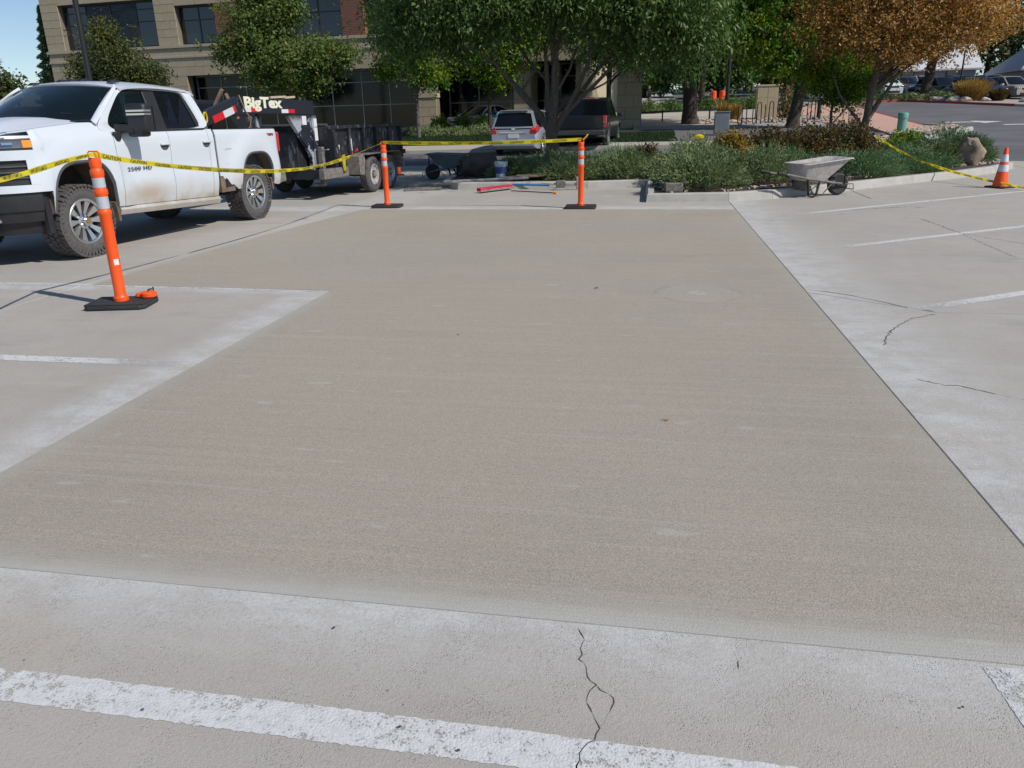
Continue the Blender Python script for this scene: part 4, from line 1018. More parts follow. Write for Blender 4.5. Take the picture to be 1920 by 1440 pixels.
for q in truck.children:
    if q.name.startswith('wheel') and q.type == 'EMPTY':
        MB().lathe([(.001,.143),(.030,.1445),(.026,.146),(.001,.147)], 16, 'X').build('wheel_emblem', M['brass'], q)

# ================================================================== DUMP TRAILER
TO = tr_o + Vector((math.sin(PA), math.cos(PA), 0))*8.25
tl = thing('dump_trailer', 'black gooseneck dump trailer with scraped paint and cream lettering', 'trailer', TO, -PA)
Y0 = 8.25      # trailer coordinates below are written in the pickup's lengthwise measure
def tb(): return MB()
def TB(b, name, mt, par=tl, **k):
    b.v = [(x, y-Y0, z) for x, y, z in b.v]; return b.build(name, M[mt], par, **k)
XB0, XB1 = -1.05, .70
for sx0, sx1 in ((.64,.70),(-1.05,-.99)):
    TB(tb().box(sx0, sx1, 7.0, 10.45, .62, 1.33), 'side_panel', 'trailer')
TB(tb().box(XB0, XB1, 6.95, 7.0, .62, 1.37), 'front_panel', 'trailer')
TB(tb().box(XB0, XB1, 10.40, 10.46, .62, 1.33), 'tailgate', 'trailer')
TB(tb().box(-.99, .64, 7.0, 10.40, .60, .66), 'bed_floor', 'trailer')
for sx in (.715, -1.065):
    TB(tb().box(sx-.05, sx+.05, 6.93, 10.48, 1.325, 1.39), 'top_rail', 'trailer', bevel=.008)
    for yy in (6.99, 7.66, 8.35, 9.0, 9.7, 10.40): TB(tb().box(sx-.02, sx+.045, yy-.04, yy+.04, .62, 1.322), 'side_post', 'trailer')
    TB(tb().box(sx-.09, sx+.03, 6.45, 10.50, .40, .585), 'frame_rail', 'steel_dusty', bevel=.008)
TB(tb().box(XB0+.1, XB1-.1, 6.50, 6.60, .40, .58), 'cross_member', 'trailer')
TB(tb().box(-1.0,.68,10.46,10.56,.40,.56), 'rear_bar', 'trailer', bevel=.01)
TB(tb().box(.60,.76,10.56,10.60,.70,.80), 'tail_light', 'redlens')
# tarp roll on the front rail
TB(tb().tube([(-1.0,7.02,1.40),(.60,7.02,1.40)], .035, 10), 'tarp_roll', 'greyplastic', smooth=50)
# neck: two beams, drop plates
for cx in (.36, -.86):
    TB(tb().prismx([(3.45,1.44),(3.52,1.68),(4.38,1.895),(4.42,1.64)], cx-.04, cx+.04), 'neck_beam', 'neck', bevel=.006)
    TB(tb().prismx([(4.425,1.64),(4.385,1.895),(6.92,1.855),(6.92,1.60)], cx-.04, cx+.04), 'neck_beam', 'neck', bevel=.006)
    TB(tb().prismx([(5.93,1.597),(6.88,1.597),(6.86,.46),(6.72,.46),(6.67,.86)], cx-.036, cx+.036), 'drop_plate', 'neck' if cx > 0 else 'trailer')
    TB(tb().box(cx-.07, cx+.07, 6.75, 6.93, .40, 1.598), 'upright', 'neck', bevel=.006)
    if cx > 0:
        TB(tb().obox((cx+.045, 3.80, 1.575), (.004,0,0), (0,.15,.0375), (0,-.02,.05)), 'reflective_tape', 'rred'); 
        TB(tb().obox((cx+.045, 4.09, 1.65), (.004,0,0), (0,.14,.036), (0,-.02,.05)), 'reflective_tape', 'rwhite')
        TB(tb().obox((cx+.045, 4.26, 1.70), (.004,0,0), (0,.035,.009), (0,-.02,.05)), 'reflective_tape', 'rred')
        TB(tb().box(cx+.041, cx+.046, 4.50, 4.74, 1.655, 1.725), 'reflective_tape', 'rwhite'); TB(tb().box(cx+.041, cx+.046, 4.742, 4.97, 1.655, 1.725), 'reflective_tape', 'rred')
        TB(tb().box(cx+.041, cx+.046, 5.72, 5.95, 1.635, 1.70), 'reflective_tape', 'rwhite'); TB(tb().box(cx+.041, cx+.046, 5.952, 6.18, 1.635, 1.70), 'reflective_tape', 'rred')
        TB(tb().box(cx+.041, cx+.046, 6.42, 6.58, 1.42, 1.58), 'decal', 'decal'); TB(tb().box(cx+.072, cx+.078, 6.80, 6.92, 1.12, 1.36), 'decal', 'decal'); TB(tb().box(cx+.072, cx+.078, 6.80, 6.92, 1.38, 1.53), 'decal', 'decal')
for yy in (4.40, 5.4, 6.8): TB(tb().box(-.86, .36, yy-.04, yy+.04, 1.66, 1.80), 'neck_crossbar', 'trailer')
TB(tb().box(-.30-.07, -.30+.07+.1, 3.42, 3.56, 1.0, 1.66), 'coupler', 'trailer', bevel=.01)
TB(tb().box(-.86, .36, 3.44, 3.52, 1.46, 1.66), 'neck_crossbar', 'trailer')
# lettering
def big(txt, y, z, size): 
    o = put_text(txt, size, 'letter', tl, (.4025, y-Y0, z), (R(90), 0, R(90)), .011, 'lettering', 1.62, .92, .004, space=1.0)
big('BigTex', 4.55, 1.728, .26)
# toolbox & jack between neck and bed
TB(tb().box(-.75, .25, 6.95-.55, 6.90, .60, 1.28), 'toolbox', 'trailer', bevel=.02)
for cx in (.47, -.97):
    TB(tb().box(cx+.02, cx+.12, 6.74, 6.84, .30, 1.0), 'jack_leg', 'steel_dusty', bevel=.01); TB(tb().box(cx-.10, cx+.10, 6.65, 6.85, .26, .30), 'jack_foot', 'steel_dusty')
TB(tb().tube([(.53,6.75,.93),(.74,6.76,.95)], .014, 6), 'jack_handle', 'chrome')
TB(tb().prismx([(6.98,1.20),(7.03,1.20),(7.34,.50),(7.27,.46),(7.05,.95)], .755, .765), 'splash_strut', 'rubber')
TB(tb().box(.76, .80, 6.95, 7.16, .78, .80), 'step', 'chrome')
# decals on the side
for y0, y1, z0, z1, mt in ((7.05,7.27,.86,1.02,'decal'),(7.04,7.15,.76,.84,'rwhite'),(7.155,7.27,.76,.84,'rred'),(7.64,7.84,.88,1.12,'decal'),(7.62,7.74,.78,.86,'rwhite'),(7.745,7.86,.78,.86,'rred'),(7.70,7.82,.63,.74,'decal'),(8.02,8.1,.86,.92,'rred')):
    TB(tb().box(.701, .706, y0, y1, z0, z1), 'decal' if mt == 'decal' else 'reflective_tape', mt)
# fender and wheels
for sx, c in ((1, .85), (-1, -1.2)):
    x0, x1 = (.705, 1.01) if sx > 0 else (-1.36, -1.055)
    P = [(7.55,.44),(7.60,.72),(7.72,.815),(9.62,.815),(9.74,.72),(9.80,.44)]
    b = tb(); rows = [[(x, y, z) for x in (x0, x1)] for y, z in P]; b.grid(rows)
    TB(b, 'fender', 'steel_dusty', solid=.02)
    TB(tb().prismx([(7.50,.78),(7.72,.815),(7.78,.70),(7.70,.40),(7.50,.42)], x0, x1), 'fender_front', 'steel_dusty', bevel=.01)
for sx, c in ((1, .875), (-1, -1.225)):
    for i, yy in enumerate((8.27, 9.15)):
        w_ = wheel(tl, c, yy-Y0, .375, .22, sx, .215, treads=False, rib=True, style='dish', rim_mat='barrow' if i == 0 else 'silver')
TB(tb().tube([(-1.1,8.27,.37),(.8,8.27,.37)], .04, 8), 'axle', 'under'); TB(tb().tube([(-1.1,9.15,.37),(.8,9.15,.37)], .04, 8), 'axle', 'under')
# cables drooping from the neck
TB(tb().tube([(.41,4.42,1.92),(.43,4.45,1.80),(.42,4.55,1.66),(.43,4.66,1.55),(.40,4.66,1.42),(.3,4.6,1.30)], .012, 6), 'cable', 'wood')
if 0: TB(tb().tube([(.41,4.50,1.64),(.42,4.70,1.55),(.42,4.85,1.42),(.4,4.9,1.30)], .008, 6), 'cable', 'rwhite')
# things carried in the trailer/neck
o = thing('timber_brace', 'brown leaning timber cross piece standing up behind the pickup cab', 'timber', (tr_o.x+.2, tr_o.y+4.6, 1.35))
b = MB(); b.bar((-.10,-.35,-.05),(.35,-.30,.66),.07,.04); b.build('plank', M['wood'], o); b = MB(); b.bar((.38,-.25,.60),(.52,-.2,.20),.06,.04); b.build('plank', M['wood'], o)
tag(MB().tube([(0,.045*math.cos(q*.62)*1.0,.07+.075*math.sin(q*.62)) for q in range(-2,9)], .013, 6).build('rope_loop', M['yellow']), 'yellow rope loop hanging behind the pickup cab', 'rope').location = (tr_o.x+1.04, tr_o.y+2.84, 1.50)
for k, (yy, ll) in enumerate(((5.45,.5),(5.9,.35))):
    tag(MB().bar((-.03,0,0),(.03,ll,.02),.06,.035).build('board', M['wood_pale']), ('long pale board end lying on top of the trailer neck', 'short pale board end lying on the trailer neck')[k], 'board').location = (tr_o.x+.35+yy*math.sin(PA), tr_o.y+yy, 1.90)

# ================================================================== OTHER CARS
def make_car(name, label, paint, L=4.8, W=1.88, H=1.6, kind='suv', loc=(0,0,0), rot=0, wr=.34, ws=(.95, 3.75), group=None, cat='car', detail=True, ground=.22):
    """front at y=0, rear at y=L, x across, origin on the ground at the middle of the front"""
    t = thing(name, label, cat, loc, rot, group)
    hw = W/2
    P = dict(suv=dict(belt=.60, hood=.58, wb=.22, ws=.42, re=.93, rb=.985, deck=None), sedan=dict(belt=.62, hood=.60, wb=.26, ws=.46, re=.70, rb=.86, deck=.64),
             van=dict(belt=.58, hood=.58, wb=.12, ws=.34, re=.94, rb=.98, deck=None), pickup=dict(belt=.62, hood=.60, wb=.23, ws=.36, re=.60, rb=.63, deck=.62))[kind]
    zb = P['belt']*H; zh = P['hood']*H; y1, y2, y3, y4 = [P[k]*L for k in ('wb', 'ws', 're', 'rb')]
    ys = sorted(set([round(q, 4) for q in lin(0, L, 26)] + [round(w_+d*wr*1.22, 4) for w_ in ws for d in (-1, -.999, -.9, -.75, -.5, -.25, 0, .25, .5, .75, .9, .999, 1)]))
    rows = []
    for y in ys:
        t_ = y/L; taper = 1-.16*max(0, (.14-t_)/.14)**2-.13*max(0, (t_-.90)/.10)**2
        w_ = hw*taper
        top = zb if y1 <= y <= y4 else (zh+(zb-zh)*(y/y1) if y < y1 else (P['deck']*H if P['deck'] else zb))
        top = top-.17*H*max(0, (.08-t_)/.08)**1.6 - (0 if kind == 'pickup' else .05*H*max(0, (t_-.96)/.04)**2)
        zl = ground + .10*max(0, (.05-t_)/.05) + .10*max(0, (t_-.95)/.05)
        za = zl
        for c in ws:
            d = abs(y-c)/(wr*1.22)
            if d < 1: za = max(zl, wr+wr*1.20*math.sqrt(max(0, 1-d*d)))
        zm = (top+za)/2
        rows.append([(0, y, zl), (w_-.22, y, zl), (w_-.04, y, max(za, zl)), (w_, y, max(za+.03, min(zm, .33*H))), (w_, y, max(za+.06, .46*H)), (w_-.035, y, max(top-.07, za+.08)), (w_-.12, y, top), (w_*.5, y, top+.015), (0, y, top+.02)])
    b = MB(); n = len(rows)
    full = [[(-x, y, z) for x, y, z in r[::-1]] + r[1:] for r in rows]
    b.grid([f[:] for f in full]); k = len(full[0]); b.add(full[0], [tuple(range(k))]); b.add(full[-1], [tuple(range(k))[::-1]])
    body = b.build('body', M[paint], t, smooth=38)
    # cabin
    wb_, wr_ = hw-.10, hw-.30 if kind != 'pickup' else hw-.26
    A = [(y1, zb), (y2, H-.04), ((y2+y3)/2, H), (y3, H-.05), (y4, zb)]
    rows = []
    for y, z in [A[0]]+[(A[0][0]+(A[1][0]-A[0][0])*q, A[0][1]+(A[1][1]-A[0][1])*q) for q in (.33, .66)]+[A[1], ((A[1][0]+A[2][0])/2, H-.008), A[2], ((A[2][0]+A[3][0])/2, H-.012), A[3]]+[(A[3][0]+(A[4][0]-A[3][0])*q, A[3][1]+(A[4][1]-A[3][1])*q) for q in (.33, .66)]+[A[4]]:
        q = (z-zb)/(H-zb); xr = wb_+(wr_-wb_)*q; r_ = []
        for j in range(9):
            u = -1+j/4; r_.append((u*xr, y - (.07 if y < L/2 else -.05)*(1-u*u)*(1 if y <= A[1][0] or y >= A[3][0] else 0), z + .03*(1-abs(u)**3)*q))
        rows.append(r_)
    b = MB(); b.grid(rows); b.build('roof', M[paint], t, smooth=50)
    for sx in (-1, 1):
        pl_ = [(rows[i][0][0]*(-sx) if False else sx*abs(rows[i][0][0]), rows[i][0][1], rows[i][0][2]) for i in range(len(rows))]
        b = MB(); base = [(sx*wb_, p[1], zb-.02) for p in pl_]; b.grid([pl_, base]); b.build('cabin_side', M[paint], t, smooth=40)
        def top_at(y):
            for i in range(len(pl_)-1):
                if pl_[i][1] <= y <= pl_[i+1][1]: q = (y-pl_[i][1])/max(1e-6, pl_[i+1][1]-pl_[i][1]); return pl_[i][2]+(pl_[i+1][2]-pl_[i][2])*q
            return zb
        cuts = dict(suv=[(.06,.36),(.39,.66),(.69,.90)], sedan=[(.10,.47),(.50,.90)], van=[(.05,.33),(.36,.64),(.67,.94)], pickup=[(.08,.52),(.55,.92)])[kind]
        for a, c in cuts:
            ya, yc = y1+(y4-y1)*a, y1+(y4-y1)*c; pts = []
            for q in lin(0, 1, 6):
                y = ya+(yc-ya)*q; zt = top_at(y)-.055; zt = max(zt, zb+.03); xx = wb_+(wr_-wb_)*((zt-zb)/(H-zb)); pts.append((sx*(xx+.008), y, zt))
            low = [(sx*(wb_+.006), ya+(yc-ya)*q, zb+.02) for q in lin(0, 1, 6)]
            MB().grid([pts, low]).build('side_window', M['glass'], t)
        if detail:
            mp = (sx*(hw+.09), y1+.30, zb+.06); MB().obox(mp, (.10,0,0), (0,.05,0), (0,0,.07)).build('side_mirror', M[paint], t, bevel=.02)
    # windscreen, back glass
    def glz(i0, i1, name, dy, k0, k1):
        out2 = []
        for q in (k0, (k0+k1)/2, k1):
            r0, r1 = rows[i0], rows[i1]; r_ = []
            for j in range(9):
                a = Vector(r0[j]); c = Vector(r1[j]); p = a+(c-a)*q; p.x *= .90; p.y += dy; p.z += .008; r_.append(tuple(p))
            out2.append(r_)
        MB().grid(out2).build(name, M['glass'], t, smooth=60)
    glz(0, 3, 'windscreen', -.012, .06, .92); glz(len(rows)-1, len(rows)-4, 'rear_window', .012, .10, .86)
    for sx in (-1, 1):
        for c in ws: wheel(t, sx*(hw-.13), c, wr, .21, sx, wr*.66, spokes=7, treads=False, tyre_mat='rubber')
    if kind == 'pickup': MB().box(-hw+.12, hw-.12, y4+.05, L-.08, zb-.42, zb+.035).build('bed_cover', M['blackplastic'], t)
    # lamps
    for sx in (-1, 1):
        MB().obox((sx*(hw*.70), .075, .45*H), (.17,0,0), (-.0,.05,0), (0,0,.065)).build('headlight', M['lens'], t, bevel=.02)
        if kind != 'pickup' : MB().obox((sx*(hw*.80), L-.035, zb-.12), (.12,0,0), (0,.05,0), (0,0,.075)).build('tail_light', M['redlens'], t, bevel=.02)
    MB().box(-hw*.42, hw*.42, -.02, .06, .40*H, .47*H).build('grille', M['blackplastic'], t, bevel=.01)
    MB().box(-hw*.55, hw*.55, -.03, .06, .20*H, .28*H).build('lower_grille', M['blackplastic'], t, bevel=.01)
    if detail: MB().box(-.15, .15, -.045, -.03, .27*H, .27*H+.15).build('number_plate', M['decal'], t)
    MB().box(-hw+.2, hw-.2, .3, L-.3, ground-.03, ground+.25).build('underbody', M['under'], t)
    return t

# silver hatchback wagon, rear towards us
sc = make_car('parked_car', 'silver hatchback wagon with red tail lights parked nose-in beside the tree trunk', 'silver', 4.8, 1.90, 1.61, 'suv', (-4.75, 34.4, .09), R(180-4), group=None, detail=True)
# rotate 180: its rear faces the camera
def add_rear(t, L, W, H, kind):
    hw = W/2; zb = .60*H
    MB().box(-.20, .20, L+.0, L+.03, .62, .77).build('number_plate', M['decal'], t)
    MB().box(-hw*.55, hw*.55, L-.02, L+.02, .80, .835).build('tailgate_trim', M['chrome'], t)
    MB().obox((0, L-.02, .44), (hw*.86,0,0), (0,.07,0), (0,0,.13)).build('rear_bumper', M['silver'], t, bevel=.05)
    MB().obox((0, L-.01, .27), (hw*.80,0,0), (0,.05,0), (0,0,.055)).build('bumper_valance', M['greyplastic'], t, bevel=.02)
    MB().obox((0, L+.005, .94), (.07,0,0), (0,.01,0), (0,0,.045)).build('emblem', M['chrome'], t, bevel=.01)
    for sx in (-1, 1):
        v = [(sx*(hw-.30),L+.00,.90),(sx*(hw-.02),L-.10,.84),(sx*(hw+.00),L-.22,.98),(sx*(hw-.06),L-.16,1.08),(sx*(hw-.24),L-.03,.99)]
        MB().add(v+[(a, b_-.12, c) for a, b_, c in v], [(0,1,2,3,4),(0,1,6,5),(1,2,7,6),(2,3,8,7),(3,4,9,8),(4,0,5,9)]).build('tail_lamp_wing', M['redlens'], t, bevel=.01)
    MB().obox((0, L*.945, H-.02), (hw*.55,0,0), (0,.10,0), (0,0,.015)).build('roof_spoiler', M['silver'], t, bevel=.01)
    MB().box(-.45,.30,L-.10,L-.09,zb+.045,zb+.06).build('wiper', M['blackplastic'], t)
add_rear(sc, 4.8, 1.90, 1.61, 'suv')
# dark pickup, rear towards us
dk = make_car('parked_pickup', 'dark full-size pickup with tall red tail lights parked right of the tree trunk', 'black_paint', 5.6, 2.0, 1.93, 'pickup', (-2.35, 36.9, .20), R(180-4), wr=.42, ws=(1.0, 4.5), cat='pickup truck', ground=.42)
for sx in (-1, 1): MB().obox((sx*.93, 5.54, 1.02), (.07,0,0), (0,.06,0), (0,0,.22)).build('tail_light', M['redlens'], dk, bevel=.02); MB().obox((sx*.93, 5.61, .98), (.045,0,0), (0,.01,0), (0,0,.035)).build('reverse_lamp', M['lens'], dk, bevel=.01)
MB().obox((0, 5.66, .62), (.96,0,0), (0,.08,0), (0,0,.09)).build('rear_bumper', M['dkalloy'], dk, bevel=.03)
MB().box(-.84,.84,5.58,5.615,.78,1.20).build('tailgate', M['black_paint'], dk, bevel=.01)
MB().box(-.16,.16,3.40,3.44,1.875,1.91).build('brake_light', M['redlens'], dk)
MB().box(-.42,-.2,3.40,3.435,1.87,1.905).build('cargo_lamp', M['lens'], dk); MB().box(.2,.42,3.40,3.435,1.87,1.905).build('cargo_lamp', M['lens'], dk)
# silver sedan behind the hedge
make_car('parked_sedan', 'silver sedan mostly hidden behind the lime bushes near the stone column', 'silver', 4.6, 1.8, 1.44, 'sedan', (-10.15, 41.2, hg(42)), R(-28), detail=True)
# far row of parked cars
far = [('small white panel van far off left of the dark tree trunk','white_roof','van',(19.35,71.5),R(14)), ('blue-grey car half hidden beside the far dark tree trunk','blue_paint','suv',(21.3,72.2),R(14)), ('silver sedan in the far row right of the dark tree trunk','silver','sedan',(23.4,74.5),R(12)),
       ('black sport utility behind the dark lamp pole in the far row','black_paint','suv',(22.75,67.6),R(12)), ('dark blue car just behind the straw grass clump','navy','suv',(25.2,70.2),R(10)), ('navy car with pale number plate right of the straw grass','navy','suv',(23.75,62.6),R(12)),
       ('beige car at the right edge of the far row','beige_paint','suv',(25.95,63.2),R(12)), ('grey car seen behind the navy car','grey_paint','suv',(27.6,71.2),R(10))]
for i, (lab, pt, kd, (x, y), a) in enumerate(far):
    make_car('parked_car', lab, pt, 4.7, 1.85, 1.62 if kd != 'van' else 1.9, kd, (x, y, hg(y)), a if kd == 'van' or i == 1 else a, group=None, detail=(i >= 5))
# ================================================================== SITE OBJECTS
def delineator(x, y, h, rot, label, lean=0, handle=True, base_rot=0):
    t = thing('delineator_post', label, 'post', (x, y, .006), rot, 'orange delineator posts holding the yellow tape')
    s = h/1.12; r = .047
    MB().add([(a, b_, z) for z in (0, .035) for a, b_ in ((-.26,-.14),(-.22,-.18),(.22,-.18),(.26,-.14),(.26,.14),(.22,.18),(-.22,.18),(-.26,.14))], [tuple(range(8))[::-1], tuple(range(8,16))]+[(i,(i+1)%8,(i+1)%8+8,i+8) for i in range(8)]).build('base', M['rubber'], t, bevel=.006)
    MB().box(-.25,.25,-.165,.165,.0352,.047).build('base_plate', M['rubber'], t, bevel=.004)
    prof = [(.062,.045),(.062,.075),(.053,.085),(r,.10),(r,.66*s),(.055,.675*s),(.055,.695*s),(.047,.705*s),(.047,.80*s),(.055,.812*s),(.055,.84*s),(.047,.852*s),(.047,.93*s),(.053,.945*s),(.053,.975*s),(.041,.99*s),(.047,1.01*s),(.043,1.05*s),(.03,1.058*s)]
    MB().lathe(prof, 28).build('post', M['orange'], t, smooth=35)
    for z0, z1 in ((.712, .795), (.858, .925)): MB().lathe([(r+.0015, z0*s), (r+.0015, z1*s)], 28, cap=False).build('reflective_band', M['reflect'], t, smooth=60)
    z = 1.04*s; hh = .075 if handle else .035
    MB().tube([(-.040,0,z),(-.042,0,z+hh*.9),(-.034,0,z+hh),(.034,0,z+hh),(.042,0,z+hh*.9),(.040,0,z)], .0065, 6).build('handle', M['orange'], t, smooth=50)
    MB().obox((0,0,z-.005), (.046,0,0), (0,.024,0), (0,0,.03)).build('handle_block', M['orange'], t, bevel=.012)
    return t
d1_ = delineator(-4.51, 5.89, 1.31, R(12), 'nearest orange post with tall loop handle, standing before the white pickup')
MB().add([(.048*math.cos(a)+.0, .048*math.sin(a), z) for z in (.36,.41) for a in (-1.2,-.9,-.6,-.3)], [(0,1,5,4),(1,2,6,5),(2,3,7,6)]).build('sticker', M['decal'], d1_)
delineator(-4.61, 13.42, 1.12, R(4), 'middle orange post standing beside the rear wheels of the black trailer', handle=True)
delineator(-1.14, 13.22, 1.12, R(1), 'rightmost orange post, tape end knotted at its top, near the junipers')
# orange tape reel case on the first base
t = thing('marking_reel', 'small orange chalk reel lying on the black base of the nearest post', 'reel', (-4.33, 6.02, .053), R(20))
MB().lathe([(.01,0),(.055,.0),(.068,.012),(.068,.04),(.055,.052),(.01,.052)], 20).build('case', M['orange'], t, smooth=40)
MB().box(-.10,-.03,-.025,.025,.006,.046).build('nose', M['orange'], t, bevel=.01)
MB().tube([(.0,.0,.052),(.0,0,.068),(.03,.02,.070)], .007, 6).build('crank', M['blackmetal'], t); MB().box(-.11,-.098,-.008,.008,.006,.03).build('hook', M['chrome'], t)
MB().tube([(.035,.035,.05),(.035,.035,.085)], .006, 6).build('crank_knob', M['blackmetal'], t)

# ---- yellow caution tape: a twisting ribbon with printed words
word = text_mesh('CAUTION', .052, 0, .0006); tv = np.zeros(len(word.vertices)*3); word.vertices.foreach_get('co', tv); tv = tv.reshape(-1, 3); tf = [tuple(p.vertices) for p in word.polygons]
wlen = tv[:, 0].max()
def tape(label, pts, sag, width=.056, twists=(), seed=1, crumple=.0):
    rr = random.Random(seed); P = []
    for i in range(len(pts)-1):
        a, c = Vector(pts[i]), Vector(pts[i+1]); k = max(6, int((c-a).length/.04)); sg = sag[i]
        for j in range(k):
            q = j/k; p = a+(c-a)*q; p.z -= sg*4*q*(1-q); P.append(p)
    P.append(Vector(pts[-1])); n = len(P); S = [0]
    for i in range(1, n): S.append(S[-1]+(P[i]-P[i-1]).length)
    ang = []
    ph = rr.uniform(0, 6)
    for s in S:
        a = .35*math.sin(s*.9+ph)+.2*math.sin(s*2.7+ph*2)
        for s0, amt in twists: a += amt/(1+math.exp(-(s-s0)/.06))
        ang.append(a)
    def frame(i):
        d = (P[min(n-1, i+1)]-P[max(0, i-1)]).normalized(); sd = d.cross(Vector((0,0,1))).normalized(); u = sd.cross(d)
        a = ang[i]; return u*math.cos(a)+sd*math.sin(a), sd*math.cos(a)-u*math.sin(a)
    b = MB(); rows = []
    fr = [frame(i) for i in range(n)]
    wd = [width*(1-.55*abs(math.sin(S[i]*1.1+ph))*crumple) for i in range(n)]
    for i in range(n):
        w_, nn = fr[i]; rows.append([P[i]-w_*wd[i]/2, P[i]-w_*wd[i]*.17+nn*.006*math.sin(S[i]*7), P[i]+w_*wd[i]*.17-nn*.004*math.sin(S[i]*5), P[i]+w_*wd[i]/2])
    b.grid(rows); o = b.build('caution_tape', M['yellow'], smooth=60); tag(o, label, 'tape', 'lengths of yellow caution tape')
    tb_ = MB(); s0 = .10
    while s0+wlen+.05 < S[-1]:
        for side in (1, -1):
            vs = []
            for x, y, _ in tv:
                s = s0+x; i = int(np.searchsorted(S, s))-1; i = max(0, min(n-2, i)); q = (s-S[i])/(S[i+1]-S[i]); p = P[i].lerp(P[i+1], q)
                w0 = fr[i][0].lerp(fr[i+1][0], q); n0 = fr[i][1].lerp(fr[i+1][1], q); vs.append(p+w0*((y-.019)*wd[i]/width)+n0*.0075*side)
            tb_.add(vs, tf)
        s0 += wlen+.13
    tb_.build('printed_word', M['ink'], o, kind='stuff')
    return o
TZ = 1.31/1.12*1.05
h1 = (-4.51, 5.89, 1.275); h2 = (-4.61, 13.42, 1.11); h3 = (-1.14, 13.22, 1.11)
tape('yellow caution tape running off to the left past the pickup headlight', [h1, (-4.377, 5.377, 1.248), (-4.24, 4.85, 1.20), (-4.15, 4.5, 1.178), (-3.80, 3.15, 1.13)], [0, 0, 0, 0], twists=((1.0, .9),), seed=3, crumple=.8)
tape('long sagging yellow caution tape across the side of the pickup and trailer', [h1, (-4.513, 6.149, 1.228), (-4.517, 6.425, 1.186), (-4.522, 6.784, 1.137), (-4.529, 7.315, 1.074), (-4.536, 7.875, 1.016), (-4.545, 8.523, 0.96), (-4.554, 9.206, 0.915), (-4.565, 10.005, 0.890), (-4.575, 10.751, 0.899), (-4.586, 11.614, 0.946), (-4.599, 12.62, 1.036), h2], [0]*12, twists=((.8, .8), (2.4, -.8), (5.9, 1.2)), seed=5, crumple=.5)
tape('yellow caution tape strung level between the middle and right posts', [h2, h3], [.035], width=.058, seed=8)
# knot with tail half way along the long tape
tag(MB().add([(0,0,.0),(.05,.01,.01),(.045,.0,-.15),(.01,.0,-.17),(0,0,.06),(.045,0,.08)], [(0,1,2,3),(0,1,5,4)]).build('tape_knot', M['yellow']), 'yellow knot with hanging tail on the sagging tape before the trailer', 'tape').location = (-4.585, 11.43, .93)
tag(MB().tube([(0,0,0),(.05,.0,.05),(.08,.01,.09)], .012, 5).build('tape_knot', M['yellow']), 'knotted tape end sticking up from the rightmost orange post', 'tape').location = (-1.11, 13.2, 1.10)
tape('yellow caution tape slanting from the orange-leaved tree down to the cone', [(5.4, 20.98, 0.82), (5.51, 20.52, 0.71), (5.63, 20.02, 0.58), (5.8, 19.33, 0.42), (5.96, 18.69, 0.32), (6.14, 17.92, 0.22), (6.32, 17.21, 0.16), (6.45, 16.64, 0.12),(6.78,15.9,.05),(7.6,14.9,.03)], [0]*9, seed=12, crumple=.4)

def cone(x, y, s, label, fade=False):
    t = thing('traffic_cone', label, 'traffic cone', (x, y, .004), .5, 'orange traffic cones')
    MB().box(-.18*s/.71,.18*s/.71,-.18*s/.71,.18*s/.71,0,.03).build('base', M['rubber'], t, bevel=.01)
    r = lambda z: .135*(1-z/.71)+.028*(z/.71)
    MB().lathe([(r(.03)*s/.71*1.02, .03), (r(.05)*s/.71, .05*s/.71), (r(.69)*s/.71, .69*s/.71), (r(.71)*s/.71*.8, .71*s/.71)], 28).build('cone_body', M['orange'], t, smooth=50)
    for z0, z1 in ((.29, .41), (.46, .59)): MB().lathe([(r(z0)*s/.71+.002, z0*s/.71), (r(z1)*s/.71+.002, z1*s/.71)], 28, cap=False).build('reflective_band', M['bucketw'], t, smooth=60)
cone(6.60, 16.50, .73, 'orange cone with two white bands at the right, tape under it')
cone(-6.95, 21.3, .60, 'orange cone standing in shade behind the black trailer')

